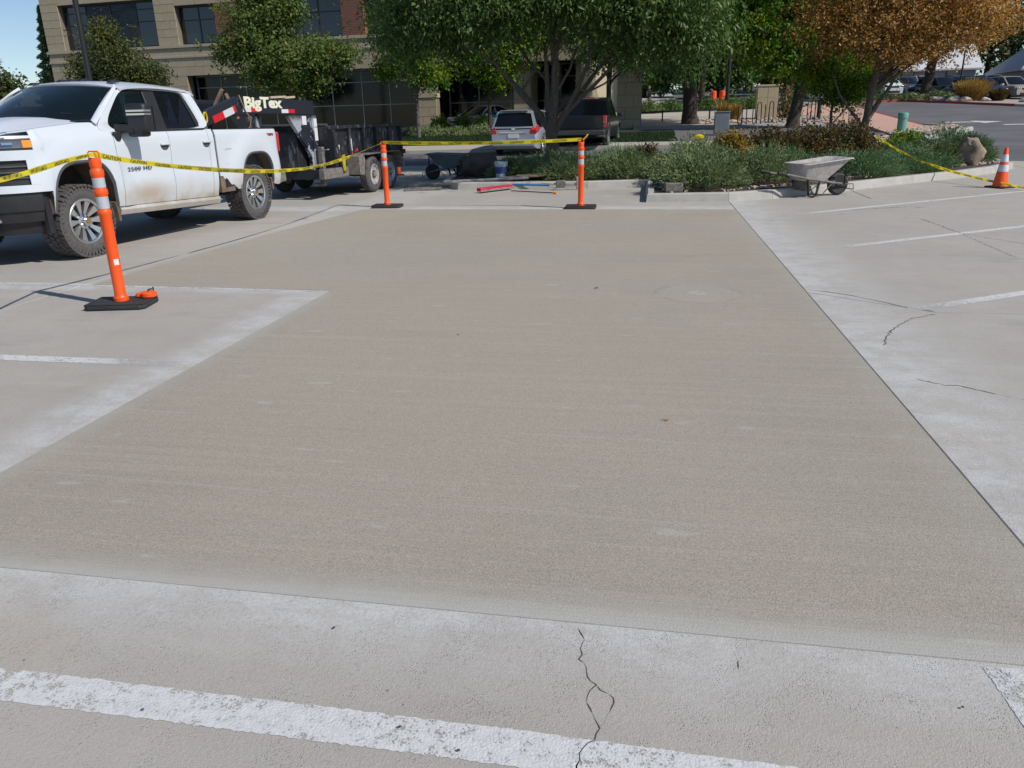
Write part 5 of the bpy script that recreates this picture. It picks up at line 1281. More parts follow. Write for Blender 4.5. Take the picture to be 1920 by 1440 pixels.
def barrow(name, label, loc, rot, tray='barrow', fill=True, tilt=0, s=1.0):
    t = thing('wheelbarrow', label, 'wheelbarrow', loc, rot); t.rotation_euler = (0, tilt, rot); t.scale = (s, s, s)
    # tray: x forward (wheel), rectangular bottom, flared rim
    def ring(x0, x1, w0, w1, z0, z1, r=.07, n=5):
        pts = []
        for cx, cyy, a0 in ((x1, w1, 0), (x0, w0, 90), (x0, -w0, 180), (x1, -w1, 270)):
            for k in range(n):
                a = R(a0+90*k/(n-1)); ex = -r if cx == x1 else r; ey = -r if cyy > 0 else r
                pts.append((cx+ex+r*math.cos(a), cyy+ey+r*math.sin(a), z1 if cx == x1 else z0))
        return pts
    R0 = ring(-.38, .06, .23, .20, .30, .24); R1 = ring(-.44, .52, .33, .33, .585, .665, .10); R1b = ring(-.47, .55, .36, .36, .59, .67, .12); R1c = ring(-.475, .555, .365, .365, .572, .652, .12)
    k = len(R0); b = MB(); vs = R0+R1+R1b+R1c
    b.add(vs, [(l*k+i, l*k+(i+1)%k, (l+1)*k+(i+1)%k, (l+1)*k+i) for l in range(3) for i in range(k)]+[tuple(range(k))[::-1]])
    b.build('tray', M[tray], t, smooth=40, solid=.006)
    if fill:
        rr = random.Random(3); rows = []
        for i in range(13):
            rows.append([(-.40+.80*i/12, -.29+.58*j/8, .56+.05*i/12+rr.uniform(-.012,.012)-.02) for j in range(9)])
        MB().grid(rows).build('mortar_crust', M['mortar'], t, smooth=60)
    for sy in (-1, 1):
        MB().tube([(.54, sy*.07, .20),(.26, sy*.16, .24),(-.30, sy*.26, .33),(-.88, sy*.30, .45)], .021, 8).build('handle', M['steel_dusty'], t, smooth=50)
        MB().tube([(-.74, sy*.29, .42),(-.92, sy*.302, .458)], .026, 8).build('grip', M['rubber'], t, smooth=50)
        MB().tube([(-.02, sy*.20, .31),(-.10, sy*.23, .03),(-.16, sy*.23, .012),(-.24, sy*.23, .03),(-.30, sy*.24, .35)], .022, 6).build('leg', M['under'], t, smooth=50)
        MB().bar((.54, sy*.10, .20), (.46, sy*.20, .58), .03, .015).build('brace', M['blackmetal'], t)
        MB().bar((.30, sy*.15, .28), (.05, sy*.22, .06), .025, .008).build('brace', M['steel_dusty'], t)
    MB().bar((-.28,-.23,.20),(-.28,.23,.20),.02,.18).build('cross_brace', M['steel_dusty'], t)
    MB().tube([(.54,-.08,.20),(.72,-.10,.20),(.74,-.10,.10),(.74,.10,.10),(.72,.10,.20),(.54,.08,.20)], .010, 6).build('nose_guard', M['steel_dusty'], t)
    wv = bpy.data.objects.new('wheel', None); COL.objects.link(wv); wv.parent = t; wv.location = (.47, 0, .20); wv.rotation_euler = (0, 0, R(90))
    MB().lathe([(.115,-.04),(.16,-.05),(.195,-.03),(.20,0),(.195,.03),(.16,.05),(.115,.04)], 24, 'X').build('tyre', M['rubber'], wv, smooth=40)
    MB().lathe([(.02,-.05),(.03,-.05),(.03,-.015),(.12,-.03),(.12,.03),(.03,.015),(.03,.05),(.02,.05)], 24, 'X').build('rim', M['steel_dusty'], wv, smooth=40)
    return t
barrow('wheelbarrow', 'cement-crusted wheelbarrow standing upright on the kerb side by the junipers', (2.93, 15.05, .004), R(22), s=1.0)
b2_ = barrow('wheelbarrow', 'grey-green wheelbarrow tipped over in the shade behind the middle post', (-5.0, 19.6, .03), R(176), 'barrow_grn', False, R(4), s=.98)

from mathutils import noise as mnoise
def rockmesh(seed, sx, sy, sz, n=4, rough=.22):
    me = bpy.data.meshes.new('boulder'); bm = bmesh.new(); bmesh.ops.create_icosphere(bm, subdivisions=n, radius=1)
    r = random.Random(seed); D = [Vector((r.gauss(0,1), r.gauss(0,1), r.gauss(0,1))).normalized() for _ in range(14)]; L = [r.uniform(.60, .86) for _ in D]
    for v in bm.verts:
        p = v.co.normalized(); q = min(min(1.0, l/max(1e-3, p.dot(d))) if p.dot(d) > 0 else 1 for d, l in zip(D, L))
        nz = mnoise.noise(p*2.2+Vector((seed, 0, 0)))*.10+mnoise.noise(p*6+Vector((0, seed, 0)))*.05+mnoise.noise(p*15)*.02
        p = p*(q+nz); v.co = Vector((p.x*sx, p.y*sy, p.z*sz))
    bm.to_mesh(me); bm.free(); me.polygons.foreach_set('use_smooth', [True]*len(me.polygons)); me.set_sharp_from_angle(angle=R(30)); return me
def boulder(label, loc, s, mt, seed, group=None):
    me = rockmesh(seed, *s); me.materials.append(M[mt]); o = link('boulder', me); o.location = loc; tag(o, label, 'boulder', group); return o
boulder('dark brown boulder beside the tipped wheelbarrow', (-4.15, 19.2, .28), (.56, .38, .42), 'rock_dark', 3)
boulder('reddish brown boulder at the right end of the juniper bed', (7.75, 21.35, .38), (.42, .38, .46), 'rock', 8)
for i, (x, y, s, lab) in enumerate([(20.3,61.6,.5,'pale round boulder left of the dark sign pole across the road'),(20.9,61.3,.42,'small pale boulder touching the dark sign pole foot'),(19.6,62.6,.45,'pale boulder at the left of the boulder row'),(23.9,59.0,.55,'long pale boulder right of the straw grass clump'),
                                  (25.0,58.3,.62,'brown flat boulder near the right edge across the road'),(26.2,57.6,.5,'dark boulder at the far right of the boulder row'),(22.0,60.9,.32,'small pale stone in front of the straw grass')]):
    boulder(lab, (x, y-1.2, hg(y)+.15), (s*1.1, s*.8, s*.6), ('rock_pale','rock_pale','rock_pale','rock_pale','rock','rock_dark','rock_pale')[i], 20+i, 'boulders on the far verge')
# tools on the ground by the island
t = thing('bull_float', 'red and silver bull float blade lying on the concrete', 'concrete float', (-3.22, 16.35, .02), R(58))
MB().obox((0,0,.05), (.50,0,0), (0,.06,.0), (0,0,.035)).build('blade', M['red'], t, bevel=.012)
MB().obox((0,-.075,.03), (.49,0,0), (0,.016,.0), (0,0,.018)).build('blade_edge', M['chrome'], t)
MB().bar((.1,.06,.06),(.38,.30,.03),.03,.03).build('bracket', M['chrome'], t)
t = thing('shovel', 'blue-handled shovel lying by the kerb next to the red float', 'shovel', (-2.65, 16.75, .06), R(-8))
MB().tube([(-.35,.03,.04),(.55,0,.03)], .020, 8).build('handle', M['blue'], t); MB().box(-.6,-.35,-.10,.12,.0,.02).build('blade', M['steel_dusty'], t, bevel=.008)
t = thing('float_pole', 'thin black pole with orange tip lying on the concrete', 'pole', (-2.30, 15.9, .015), R(-28))
MB().tube([(-.62,0,.01),(.45,0,.01)], .011, 6).build('pole', M['blackmetal'], t); MB().tube([(.45,0,.01),(.53,0,.01)], .020, 8).build('tip', M['amber'], t)
t = thing('plate_tamper', 'cement-covered hand tools with wooden handle piled at the kerb left of the right post', 'hand tool', (-1.85, 16.55, .0), R(5))
MB().tube([(-.42,0,.16),(-.05,0,.12)], .02, 7).build('handle', M['wood_pale'], t); MB().box(-.10,.10,-.06,.06,.05,.20).build('head', M['steel_dusty'], t, bevel=.015)
MB().box(.10,.36,-.03,.03,.09,.14).build('bracket', M['mortar'], t, bevel=.01); MB().box(.32,.39,-.05,.05,.02,.26).build('paddle', M['mortar'], t, bevel=.015)
MB().box(-.16,-.06,-.08,.06,.0,.05).build('foot', M['mortar'], t, bevel=.01)
t = thing('bucket', 'white bucket with dark blue label standing in front of the junipers', 'bucket', (-3.40, 18.05, .15), 0)
MB().lathe([(.12,0),(.15,.36),(.155,.36),(.155,.30),(.158,.30),(.158,.285),(.148,.28),(.118,.004)], 26).build('shell', M['bucketw'], t, smooth=40)
MB().lathe([(.134,.10),(.146,.25)], 26, cap=False).build('label_band', M['bluelab'], t, smooth=60)
MB().tube([(-.155,0,.33),(-.13,-.1,.20),(0,-.16,.15),(.13,-.1,.20),(.155,0,.33)], .004, 5).build('bail', M['blackmetal'], t)
for i, (x, y, z, L_, wd, a, mt, lab) in enumerate([(-4.55,17.05,.10,1.5,.10,R(3),'steel_dusty','long grey screed board on the kerb in front of the boulder'),(-3.6,17.25,.17,1.9,.14,R(4),'mortar','grey plank lying along the kerb behind the red float'),(-4.9,16.7,.03,.8,.3,R(20),'steel_dusty','flat dark plate on the concrete left of the kerb'),(-2.6,17.75,.22,.75,.30,R(12),'wood','brown plywood offcut leaning in the bed behind the tools'),(-3.05,17.6,.20,.7,.08,R(35),'steel_dusty','short grey steel bar slanting over the kerb near the bucket')]):
    o = MB().box(-L_/2, L_/2, -wd/2, wd/2, -.02, .02).build('plank', M[mt], bevel=.005); o.location = (x, y, z); o.rotation_euler = (R(4), R(-2), a); tag(o, lab, 'plank')
# blue plastic sheet and block at the kerb corner
rows = [[(-.30+.62*i/12, -.22+.44*j/8, .20+.13*math.sin(math.pi*i/12)+.03*math.sin(i*2.1+j*1.7)-.10*abs(j-4)/4-(.15 if i < 2 else 0)) for j in range(9)] for i in range(13)]
o = MB().grid(rows).build('plastic_sheet', M['bluebag'], smooth=50); o.location = (.28, 15.55, 0); o.rotation_euler = (0, 0, R(20)); tag(o, 'crumpled dark blue plastic sheet bunched at the kerb corner', 'plastic sheet')
o = MB().box(-.16,.16,-.10,.10,0,.16).build('kerb_block', M['steel_dusty'], bevel=.015); o.location = (.42, 14.75, .12); o.rotation_euler = (0,0,R(8)); tag(o, 'loose grey concrete block tucked under the juniper at the corner', 'concrete block')
# small things on the slab
def small_leaf(loc, s, mt, lab, rot=0):
    b = MB(); b.add([(0,0,.0),(.5*s,.22*s,.16*s),(s,0,.02*s),(.5*s,-.22*s,.10*s),(.5*s,0,.02*s)], [(0,4,1),(4,2,1),(0,3,4),(4,3,2)])
    o = b.build('fallen_leaf', M[mt]); o.location = loc; o.rotation_euler = (0,0,rot); tag(o, lab, 'leaf', 'fallen leaves on the concrete'); return o
small_leaf((.115, 3.73, .009), .032, 'orange_leaf', 'orange-brown curled leaf lying on the fresh slab', .4)
small_leaf((.12, 3.735, .010), .022, 'brownbush', 'tiny dark scrap touching the orange leaf on the slab', 2.4)
small_leaf((-1.34, 5.22, .009), .03, 'brownbush', 'tiny dark leaf in the middle of the fresh slab', 1.0)
small_leaf((-.47, 6.88, .009), .05, 'brownbush', 'small dark sliver far out on the fresh slab', .1)
for i, (x, y, lab) in enumerate([(-.92,1.88,'dark pebble on the old concrete near the slab edge'),(-.59,1.515,'dark pebble on the painted line left of the crack'),(-.42,1.46,'brown pebble at the lower edge of the painted line'),(.86,1.80,'black pebble near the lower right stripe'),(-1.30,1.47,'grey pebble below the painted line at left')]):
    me = rockmesh(50+i, .006, .005, .003, 1); me.materials.append(M['rock_dark']); o = link('pebble', me); o.location = (x, y, .007); tag(o, lab, 'pebble')
b = MB(); rr = random.Random(2)
for k in range(190):
    q = rr.random()**.8; x = 3.7+q*1.35+rr.gauss(0,.02); y = 16.25+(x-3.7)*.98-abs(rr.gauss(0,.06))-.06
    a = rr.random()*6; s = rr.uniform(.02,.045); c = Vector((x,y,.012+rr.random()*.02)); u = Vector((math.cos(a),math.sin(a),rr.uniform(-.4,.4)))*s; v = Vector((-math.sin(a),math.cos(a),rr.uniform(-.4,.4)))*s*.6
    b.add([c-u,c-v,c+u,c+v],[(0,1,2,3)])
b.build('leaf_litter', M['orange_leaf'], kind='stuff')

# ---- far furniture
t = thing('utility_box', 'blue-grey utility box standing behind the golden shrub', 'utility box', (3.0, 36.7, hg(36.7)+.1), R(-5))
MB().box(-.33,.33,-.25,.25,0,.95).build('cabinet', M['util'], t, bevel=.015); MB().box(-.35,.35,-.27,.27,.952,1.0).build('lid', M['util'], t, bevel=.012); MB().box(-.28,.28,-.262,-.252,.1,.85).build('door', M['util'], t, bevel=.004)
t = thing('cable_pedestal', 'round pale green utility pedestal in the gravel right of the orange tree', 'pedestal', (10.35, 36.4, hg(36.4)+.05), 0)
MB().lathe([(.185,0),(.185,.76),(.19,.765)], 28).build('tube', M['greenbol'], t, smooth=40); MB().lathe([(.205,.62),(.205,.80),(.19,.84),(.02,.86)], 28).build('cap', M['greenbol'], t, smooth=40)
# serpentine bike racks
rackpts = [(4.55,43.3,'leftmost black loop bike rack on the gravel edge'),(5.35,43.9,'second black loop bike rack from the left'),(6.05,44.6,'third black loop bike rack, before the stone pillar'),(6.85,45.2,'fourth black loop bike rack, left of the leaning trunk'),(8.45,46.2,'rightmost black loop bike rack, beside the dark post')]
for i, (x, y, lab) in enumerate(rackpts):
    t = thing('bike_rack', lab, 'bike rack', (x, y, hg(y)+.08), R(38), 'black loop bike racks on the path')
    P = [(-.30,0,.22)]+[(-.30+.13*(1-math.cos(math.pi*k/6)), 0, .22-.18*math.sin(math.pi*k/6)) for k in range(1,7)]+[(-.02+.02,0,.95)]+[(.13-.13*math.cos(math.pi*k/6), 0, .98+.12*math.sin(math.pi*k/6)) for k in range(1,6)]+[(.27,0,.95),(.30,0,.0)]
    MB().tube([(-.30,0,.95)]+P, .026, 8).build('loop', M['blackmetal'], t, smooth=50); MB().tube([(0,0,-.05),(0,0,.5)], .022, 6).build('ground_post', M['blackmetal'], t)
t = thing('bollard', 'short black post at the right end of the bike racks', 'bollard', (8.9, 46.5, hg(46.5)+.1), 0)
MB().lathe([(.11,0),(.11,.95),(.09,1.0),(.02,1.02)], 20).build('post', M['blackmetal'], t, smooth=40)
def lamp(label, x, y, h, r=.09, ang=0, arm=True, cat='lamp post'):
    t = thing('lamp_post', label, cat, (x, y, hg(y)), ang)
    MB().lathe([(.24,0),(.24,.5),(.2,.52)], 16).build('footing', M['kerb'], t, smooth=40)
    MB().tube([(0,0,.5),(0,0,h)], [r, r*.75], 12).build('pole', M['blackmetal'], t, smooth=50)
    if arm: MB().bar((0,0,h-.1),(.9,0,h+.02),.08,.08).build('arm', M['blackmetal'], t); MB().box(.6,1.4,-.2,.2,h-.05,h+.1).build('lamp_head', M['blackmetal'], t, bevel=.03)
    return t
lamp('tall black lamp post left, before the beige building and behind the pickup roof', -24.73, 33, 11, .14)
lamp('dark lamp post rising from the gravel left of the stone pillar', 4.30, 50.0, 9, .12)
lamp('slim black pole with small sign plate behind the straw grass', 21.05, 62.0, 3.6, .07, arm=False, cat='pole')
t = thing('sign_post', 'thin dark sign post at the edge of the red walk', 'sign', (9.9, 51.7, hg(51.7)+.1), 0)
MB().tube([(0,0,0),(0,0,2.2)], .03, 8).build('post', M['blackmetal'], t); MB().box(-.2,.2,-.03,-.015,1.75,2.2).build('plate', M['rwhite'], t, bevel=.01)
# low rail between path and plaza
t = thing('low_rail', 'low dark rail running behind the gravel bed', 'railing', (0, 0, 0), 0)
for i in range(5):
    x = -.8+i*1.35; y = 46.9+i*.55; MB().box(x-.04,x+.04,y-.04,y+.04,hg(y),hg(y)+.75).build('rail_post', M['blackmetal'], t)
MB().bar((-.9,46.9,hg(46.9)+.62),(4.7,49.1,hg(49.1)+.62),.06,.10).build('rail_bar', M['blackmetal'], t)
# fence rail and orange barrels beyond the plaza
for i, x in enumerate((3.9, 4.55)):
    t = thing('traffic_barrel', ('left orange barrel far behind under the trees', 'right orange barrel far behind under the trees')[i], 'barrel', (x+.6, 64, hg(64)+.1), 0, 'orange barrels on the plaza')
    MB().lathe([(.3,0),(.3,.1),(.25,.12),(.24,.5),(.22,.52),(.21,.95),(.1,1.0)], 18).build('body', M['signred'], t, smooth=40); MB().lathe([(.243,.3),(.241,.42)], 18, cap=False).build('reflective_band', M['bucketw'], t)
# two people under the trees
def person(label, x, y, rot, top, legs, hair='hair', walk=.12):
    z0 = hg(y)+.1; me = bpy.data.meshes.new('person')
    V = [(0,0,.95),(0,0,1.15),(0,.01,1.38),(0,0,1.50),(0,-.01,1.60),(0,-.01,1.74), (-.17,0,1.42),(-.24,-.02,1.15),(-.22,-.14,.93),(-.22,-.20,.86), (.17,0,1.42),(.24,.02,1.15),(.22,-.08,.93),(.22,-.13,.86),
         (-.10,0,.88),(-.11,-walk*.5,.50),(-.11,-walk*.3,.08),(-.11,-walk*.3-.14,.03),(.10,0,.88),(.11,walk*.6,.50),(.11,walk*1.4,.10),(.11,walk*1.4-.13,.03)]
    E = [(0,1),(1,2),(2,3),(3,4),(4,5),(2,6),(6,7),(7,8),(8,9),(2,10),(10,11),(11,12),(12,13),(0,14),(14,15),(15,16),(16,17),(0,18),(18,19),(19,20),(20,21)]
    rad = [.15,.14,.16,.06,.09,.085,.07,.045,.035,.04,.07,.045,.035,.04,.10,.07,.05,.045,.10,.07,.05,.045]
    me.from_pydata(V, E, []); o = link('person', me); sk = o.modifiers.new('skin','SKIN'); 
    for i, r in enumerate(rad): me.skin_vertices[0].data[i].radius = (r, r*.85)
    me.skin_vertices[0].data[0].use_root = True
    sb = o.modifiers.new('sub','SUBSURF'); sb.levels = 1; sb.render_levels = 1
    dg = bpy.context.evaluated_depsgraph_get(); dg.update(); m2 = bpy.data.meshes.new_from_object(o.evaluated_get(dg)); o.modifiers.clear(); o.data = m2
    m2.materials.clear()
    for k in (M['skin'], M[top], M[legs], M['darkcloth'], M[hair]): m2.materials.append(k)
    for p in m2.polygons:
        c = p.center; p.use_smooth = True
        p.material_index = 4 if c.z > 1.66 or (c.z > 1.52 and c.y > .03) else 0 if c.z > 1.50 or (abs(c.x) > .18 and c.z < .97) else 1 if c.z > .93 else 3 if c.z < .09 else 2
    o.location = (x, y, z0); o.rotation_euler = (0,0,rot); tag(o, label, 'person'); return o
person('person in dark clothes and jeans seen under the tree branches', -.28, 56.0, R(70), 'darkcloth', 'jeans')
person('person in dark blue clothes standing further left under the branches', -1.15, 60.0, R(200), 'darkblue', 'darkblue', walk=.02)

# ================================================================== PLANTS
def leaf_mesh(C, D, N, ln, wd, mt, name):
    """C centres, D direction along leaf, N approx normal; two triangles folded at the midrib"""
    n = len(C); D /= np.linalg.norm(D, axis=1)[:, None]+1e-9; S = np.cross(D, N); S /= np.linalg.norm(S, axis=1)[:, None]+1e-9; U = np.cross(S, D)
    ln = np.broadcast_to(ln, n)[:, None]; wd = np.broadcast_to(wd, n)[:, None]
    a = C-D*ln/2; t = C+D*ln/2; m_ = C-D*ln*.08; l = m_+S*wd/2+U*wd*.18; r = m_-S*wd/2+U*wd*.18
    V = np.stack([a, r, t, l], 1).reshape(-1, 3); F = np.arange(n)[:, None]*4+np.array([[0, 1, 2, 0, 2, 3]]); F = F.reshape(-1)
    me = bpy.data.meshes.new(name); me.vertices.add(len(V)); me.vertices.foreach_set('co', V.astype(np.float32).ravel())
    me.loops.add(len(F)); me.loops.foreach_set('vertex_index', F.astype(np.int32)); np_ = len(F)//3
    me.polygons.add(np_); me.polygons.foreach_set('loop_start', np.arange(np_, dtype=np.int32)*3); me.polygons.foreach_set('loop_total', np.full(np_, 3, np.int32))
    me.update(); me.validate(); me.materials.append(M[mt]); return me
def crown_points(blobs, n, shell=.55, twig=.22, per=14):
    """clumps of leaves spread through ellipsoids; returns centres and outward directions"""
    vol = np.array([b[3]*b[4]*b[5] for b in blobs])**.75; cnt = (n*vol/vol.sum()/per).astype(int)+1; C = []; O = []
    for b, k in zip(blobs, cnt):
        d = rng.normal(size=(k, 3)); d /= np.linalg.norm(d, axis=1)[:, None]; r = rng.random(k)**shell
        # bumpy surface
        bump = 1+.30*np.sin(d[:, 0]*5+b[0]*3)*np.sin(d[:, 2]*6+b[1]*5)+.20*np.sin(d[:, 1]*9+b[2]*4)*np.sin(d[:, 0]*8+b[2])+.25*rng.normal(size=k)*(rng.random(k) < .25)
        c = np.array(b[:3])+d*(r*bump)[:, None]*np.array(b[3:6]); 
        c = np.repeat(c, per, 0)+rng.normal(size=(k*per, 3))*twig*rng.random((k*per, 1))**.5; C.append(c); O.append(np.repeat(d, per, 0))
    return np.concatenate(C), np.concatenate(O)
def limbs(b, base, blobs, r0, fork, seed, nper=2, rmin=.02, curve=.3):
    rr = random.Random(seed); base = Vector(base); ztop = max(q[2] for q in blobs); w_ = [q[3]*q[5] for q in blobs]; sw_ = sum(w_)
    head = Vector((sum(q[0]*k for q, k in zip(blobs, w_))/sw_*.6+base.x*.4, sum(q[1]*k for q, k in zip(blobs, w_))/sw_*.6+base.y*.4, ztop))
    lead = [base+(head-base)*q+Vector((rr.uniform(-1,1), rr.uniform(-1,1), 0))*(.10*(head-base).length*q*(1-q)) for q in (0,.2,.4,.6,.8,1)]; lead[0] = base
    b.tube(lead, [r0*.80*(1-.85*q)+.01 for q in (0,.2,.4,.6,.8,1)], 8, cap=False)
    def at(z):
        for i in range(5):
            if lead[i].z <= z <= lead[i+1].z: q = (z-lead[i].z)/(lead[i+1].z-lead[i].z); return lead[i].lerp(lead[i+1], q), i+q
        return (lead[0], 0) if z < lead[0].z else (lead[-1], 5)
    for bl in blobs:
        c = Vector(bl[:3])
        for k in range(nper):
            e = c+Vector((rr.uniform(-.6,.6)*bl[3], rr.uniform(-.6,.6)*bl[4], rr.uniform(-.1,.5)*bl[5])); hd = math.hypot(e.x-base.x, e.y-base.y)
            st, fi = at(e.z-hd*rr.uniform(.55, 1.1)-.2); L_ = (e-st).length; rr0 = r0*rr.uniform(.28,.42)*(1-.13*fi)
            P = [st+(e-st)*q+Vector((rr.uniform(-1,1),rr.uniform(-1,1),rr.uniform(-.5,.5)))*L_*.035+Vector((0,0,1))*curve*L_*.15*math.sin(math.pi*q) for q in (0,.2,.4,.6,.8,1)]; P[0] = st
            b.tube(P, [rr0*(1-.88*q)+.006 for q in (0,.2,.4,.6,.8,1)], 6, cap=False)
            for j in (2,3,4):
                for _ in range(2):
                    e2 = P[j]+Vector((rr.uniform(-1,1)*bl[3],rr.uniform(-1,1)*bl[4],rr.uniform(-.3,.8)*bl[5]))*.55
                    b.tube([P[j],(P[j]+e2)/2+Vector((0,0,.05)),e2],[rr0*(1-.85*j/5)*.5+.004,.010,.005],4,cap=False)
def tree(name, label, x, y, trunk_r, fork, blobs, n, leafmat, ln, wd, seed, bark='bark', lean=(0,0), droop=.0, nper=2, group=None, shell=.55, twig=.22, per=14, extra=None, base_z=None, nl=99):
    z0 = (hg(y) if base_z is None else base_z); t = thing(name, label, 'tree', (x, y, z0), 0, group); rr = random.Random(seed)
    b = MB(); top = (lean[0], lean[1], fork); k = 9
    P = [(lean[0]*(q/k)+rr.uniform(-.02,.02)*trunk_r*5, lean[1]*(q/k)+rr.uniform(-.02,.02)*trunk_r*5, fork*q/k) for q in range(k)]+[top]
    b.tube(P, [trunk_r*(1.35 if q == 0 else 1.12 if q == 1 else 1.0-.18*q/k) for q in range(k+1)], 12); b.build('trunk', M[bark], t, smooth=60)
    b = MB(); limbs(b, top, blobs[:nl], trunk_r, fork*.12, seed, nper)
    if extra: 
        for P, Rr in extra: b.tube(P, Rr, 8, cap=False)
    b.build('branches', M[bark], t, smooth=60)
    C, O = crown_points(blobs, n, shell, twig, per); D = rng.normal(size=C.shape)+O*.5; D[:, 2] -= droop*3; N = rng.normal(size=C.shape)*.7+O+np.array([0, 0, .6])
    me = leaf_mesh(C, D, N, ln*rng.uniform(.5, 1.45, len(C)), wd*rng.uniform(.55, 1.35, len(C)), leafmat, 'crown'); link('crown', me, t); return t
# the big ash in the island, its limbs spreading from low down
ash_blobs = [(-1.2,0,5.2,2.6,2.2,1.5),(1.6,.2,5.2,2.6,2.2,1.6),(-3.2,-.2,4.5,1.7,1.8,1.3),(3.4,0,4.6,1.9,1.7,1.4),(-2.6,.6,3.9,1.4,1.2,.8),(.4,-.6,4.6,2.2,1.2,.9),(2.4,.6,3.9,1.6,1.3,.9),(-4.4,.3,3.8,1.0,.9,.8),(0,1.2,6.8,3.4,2.6,1.6),
 (3.3,.6,6.2,2.2,2,1.5),(3.7,-.4,3.6,1.1,1.0,.8),(3.0,-1.4,4.2,1.5,.9,.9),(-3.0,-1.2,5.4,2,1.2,1.2),(3.6,.8,2.9,.9,.8,.45),(2.2,-6.0,7.0,2.2,1.8,1.0),(4.6,-6.2,6.9,2.2,1.8,1.0),(3.4,-8.0,7.0,2.4,1.3,.9),(0.6,-6.8,7.2,1.8,1.6,.9),(-1.9,-1.4,4.1,1.6,.7,.8),(.3,-1.5,4.4,1.6,.7,.8),(2.0,-1.4,4.0,1.4,.7,.7),(-3.8,-.9,3.8,1.1,.7,.8),(5.6,-5.6,7.2,1.8,1.4,.9),(6.4,-7.0,7.2,1.8,1.5,.9)]
extra = [([(0,0,.95),(-.35,.0,1.55),(-.85,0,2.15),(-1.4,0,2.65),(-1.75,0,3.05)],[.13,.105,.085,.06,.035]), ([(0,0,1.05),(-.10,.05,1.7),(-.12,.05,2.5),(-.2,.1,3.4)],[.13,.11,.09,.05]),
         ([(0,0,1.0),(.10,-.05,1.8),(.08,-.05,2.7),(.25,0,3.6)],[.14,.11,.085,.05]), ([(.05,0,.95),(.38,0,1.55),(.72,.05,2.15),(1.05,.1,2.9),(1.2,.1,3.6)],[.12,.10,.08,.06,.03]),
         ([(.72,.05,2.15),(1.1,.1,2.12),(1.5,.1,2.3),(2.0,.2,2.75)],[.045,.035,.03,.015]), ([(-.85,0,2.15),(-.5,.2,2.7),(-.4,.3,3.4)],[.05,.04,.02]), ([(.08,-.05,2.0),(.5,.2,2.7),(.7,.3,3.3)],[.07,.05,.03])]
tree('ash_tree', 'large green ash tree with forked grey limbs in the planting island', -2.86, 23.2, .20, 1.15, ash_blobs, 150000, 'ash', .15, .055, 5, droop=.38, nper=1, nl=7, twig=.34, per=26, extra=[(P_, [q*.82 for q in r_]) for P_, r_ in extra], base_z=0.0, shell=.42)
# trees in front of the building
def rel(cx, cy, L_): return [(a-cx, b_-cy, c, d, e_, f) for a, b_, c, d, e_, f in L_]
tree('maple_tree', 'dense green tree before the building above the trailer lettering', -16.6, 36, .13, 1.9, [(-.2,0,3.9,2.4,2.3,1.2),(-1.2,0,5.2,1.7,2.1,1.3),(1.5,.2,3.9,1.5,1.6,.9),(-2.2,-.2,4.2,1.3,1.2,.8),(-.8,0,6.8,1.7,1.7,1.2),(.1,0,5.9,1.1,1.4,.9),(.1,0,2.9,2.1,1.6,.8),(-.6,.3,8.3,1.1,1.1,1.0),(2.7,-.1,3.9,.9,.9,.6)], 36000, 'maple', .14, .10, 21)
tree('young_tree', 'small yellowish tree behind the black lamp post at left', -27.0, 38, .09, 1.6, [(0,0,4.2,1.7,1.5,1.2),(-.2,0,5.3,1.0,1.0,.9),(1.1,0,3.5,1.3,1.2,.8),(-1.5,0,3.3,1.2,1.2,.8),(2.4,0,3.4,.7,.8,.5),(-1.9,0,4.0,.5,.6,.5),(.3,0,3.0,1.8,1.4,.9)], 15000, 'far_green', .14, .09, 22, nper=1)
tree('maple_tree', 'green tree with yellow sprigs left of the stone column', -11.2, 38, .10, 1.9, [(0,0,4.0,1.6,1.4,1.2),(-.9,0,5.4,1.1,1.1,1.1),(.9,0,5.2,1.4,1.3,1.2),(-1.3,0,3.3,.9,.9,.6),(.7,0,2.9,1.1,1.0,.7),(0,0,6.6,1.4,1.4,1.0)], 20000, 'sunny', .13, .10, 23)
tree('maple_tree', 'shaded yellow-green tree in front of the dark ground floor windows', -8.0, 39.8, .11, 1.8, [(0,0,3.6,1.7,1.5,1.1),(1.2,0,4.1,1.6,1.4,1.1),(-1.2,0,4.4,1.5,1.4,1.1),(.3,0,2.7,1.1,1,.6),(0,0,5.6,2.2,1.8,1.2),(2.2,.2,5.2,1.5,1.4,1.2)], 24000, 'sunny', .13, .10, 24, bark='bark_dark')
tree('maple_tree', 'dark tree with low hanging green leaves over the dark parked pickup', -2.2, 41.0, .14, 2.2, [(0,0,4.8,2.6,2,1.6),(2.2,0,4.6,2.2,2,1.5),(-2.2,0,5.2,2.2,2,1.5),(1.5,-.4,3.4,1.6,1.4,.7),(-.6,-.5,3.5,1.4,1.3,.6),(0,0,7.4,3.2,2.6,1.8)], 30000, 'ash', .15, .07, 25, bark='bark_dark', droop=.3)
tree('shade_tree', 'tall dark-trunked tree in the middle behind the golden shrub', 2.05, 45.4, .42, 2.6, [(0,0,6.0,3.4,2.6,2.0),(2.4,0,5.2,2.2,2,1.6),(-2.4,0,5.4,2.2,2,1.6),(1.8,-1,4.0,1.6,1.4,.9),(-1.5,-1,4.1,1.5,1.4,.9),(0,0,8.6,3.8,3,2.2),(3.6,.5,6.8,2.4,2.2,1.8),(4.6,-2,9.2,3,2.6,1.5)], 42000, 'ash', .17, .07, 26, bark='bark_dark', droop=.35, lean=(-.2,0))
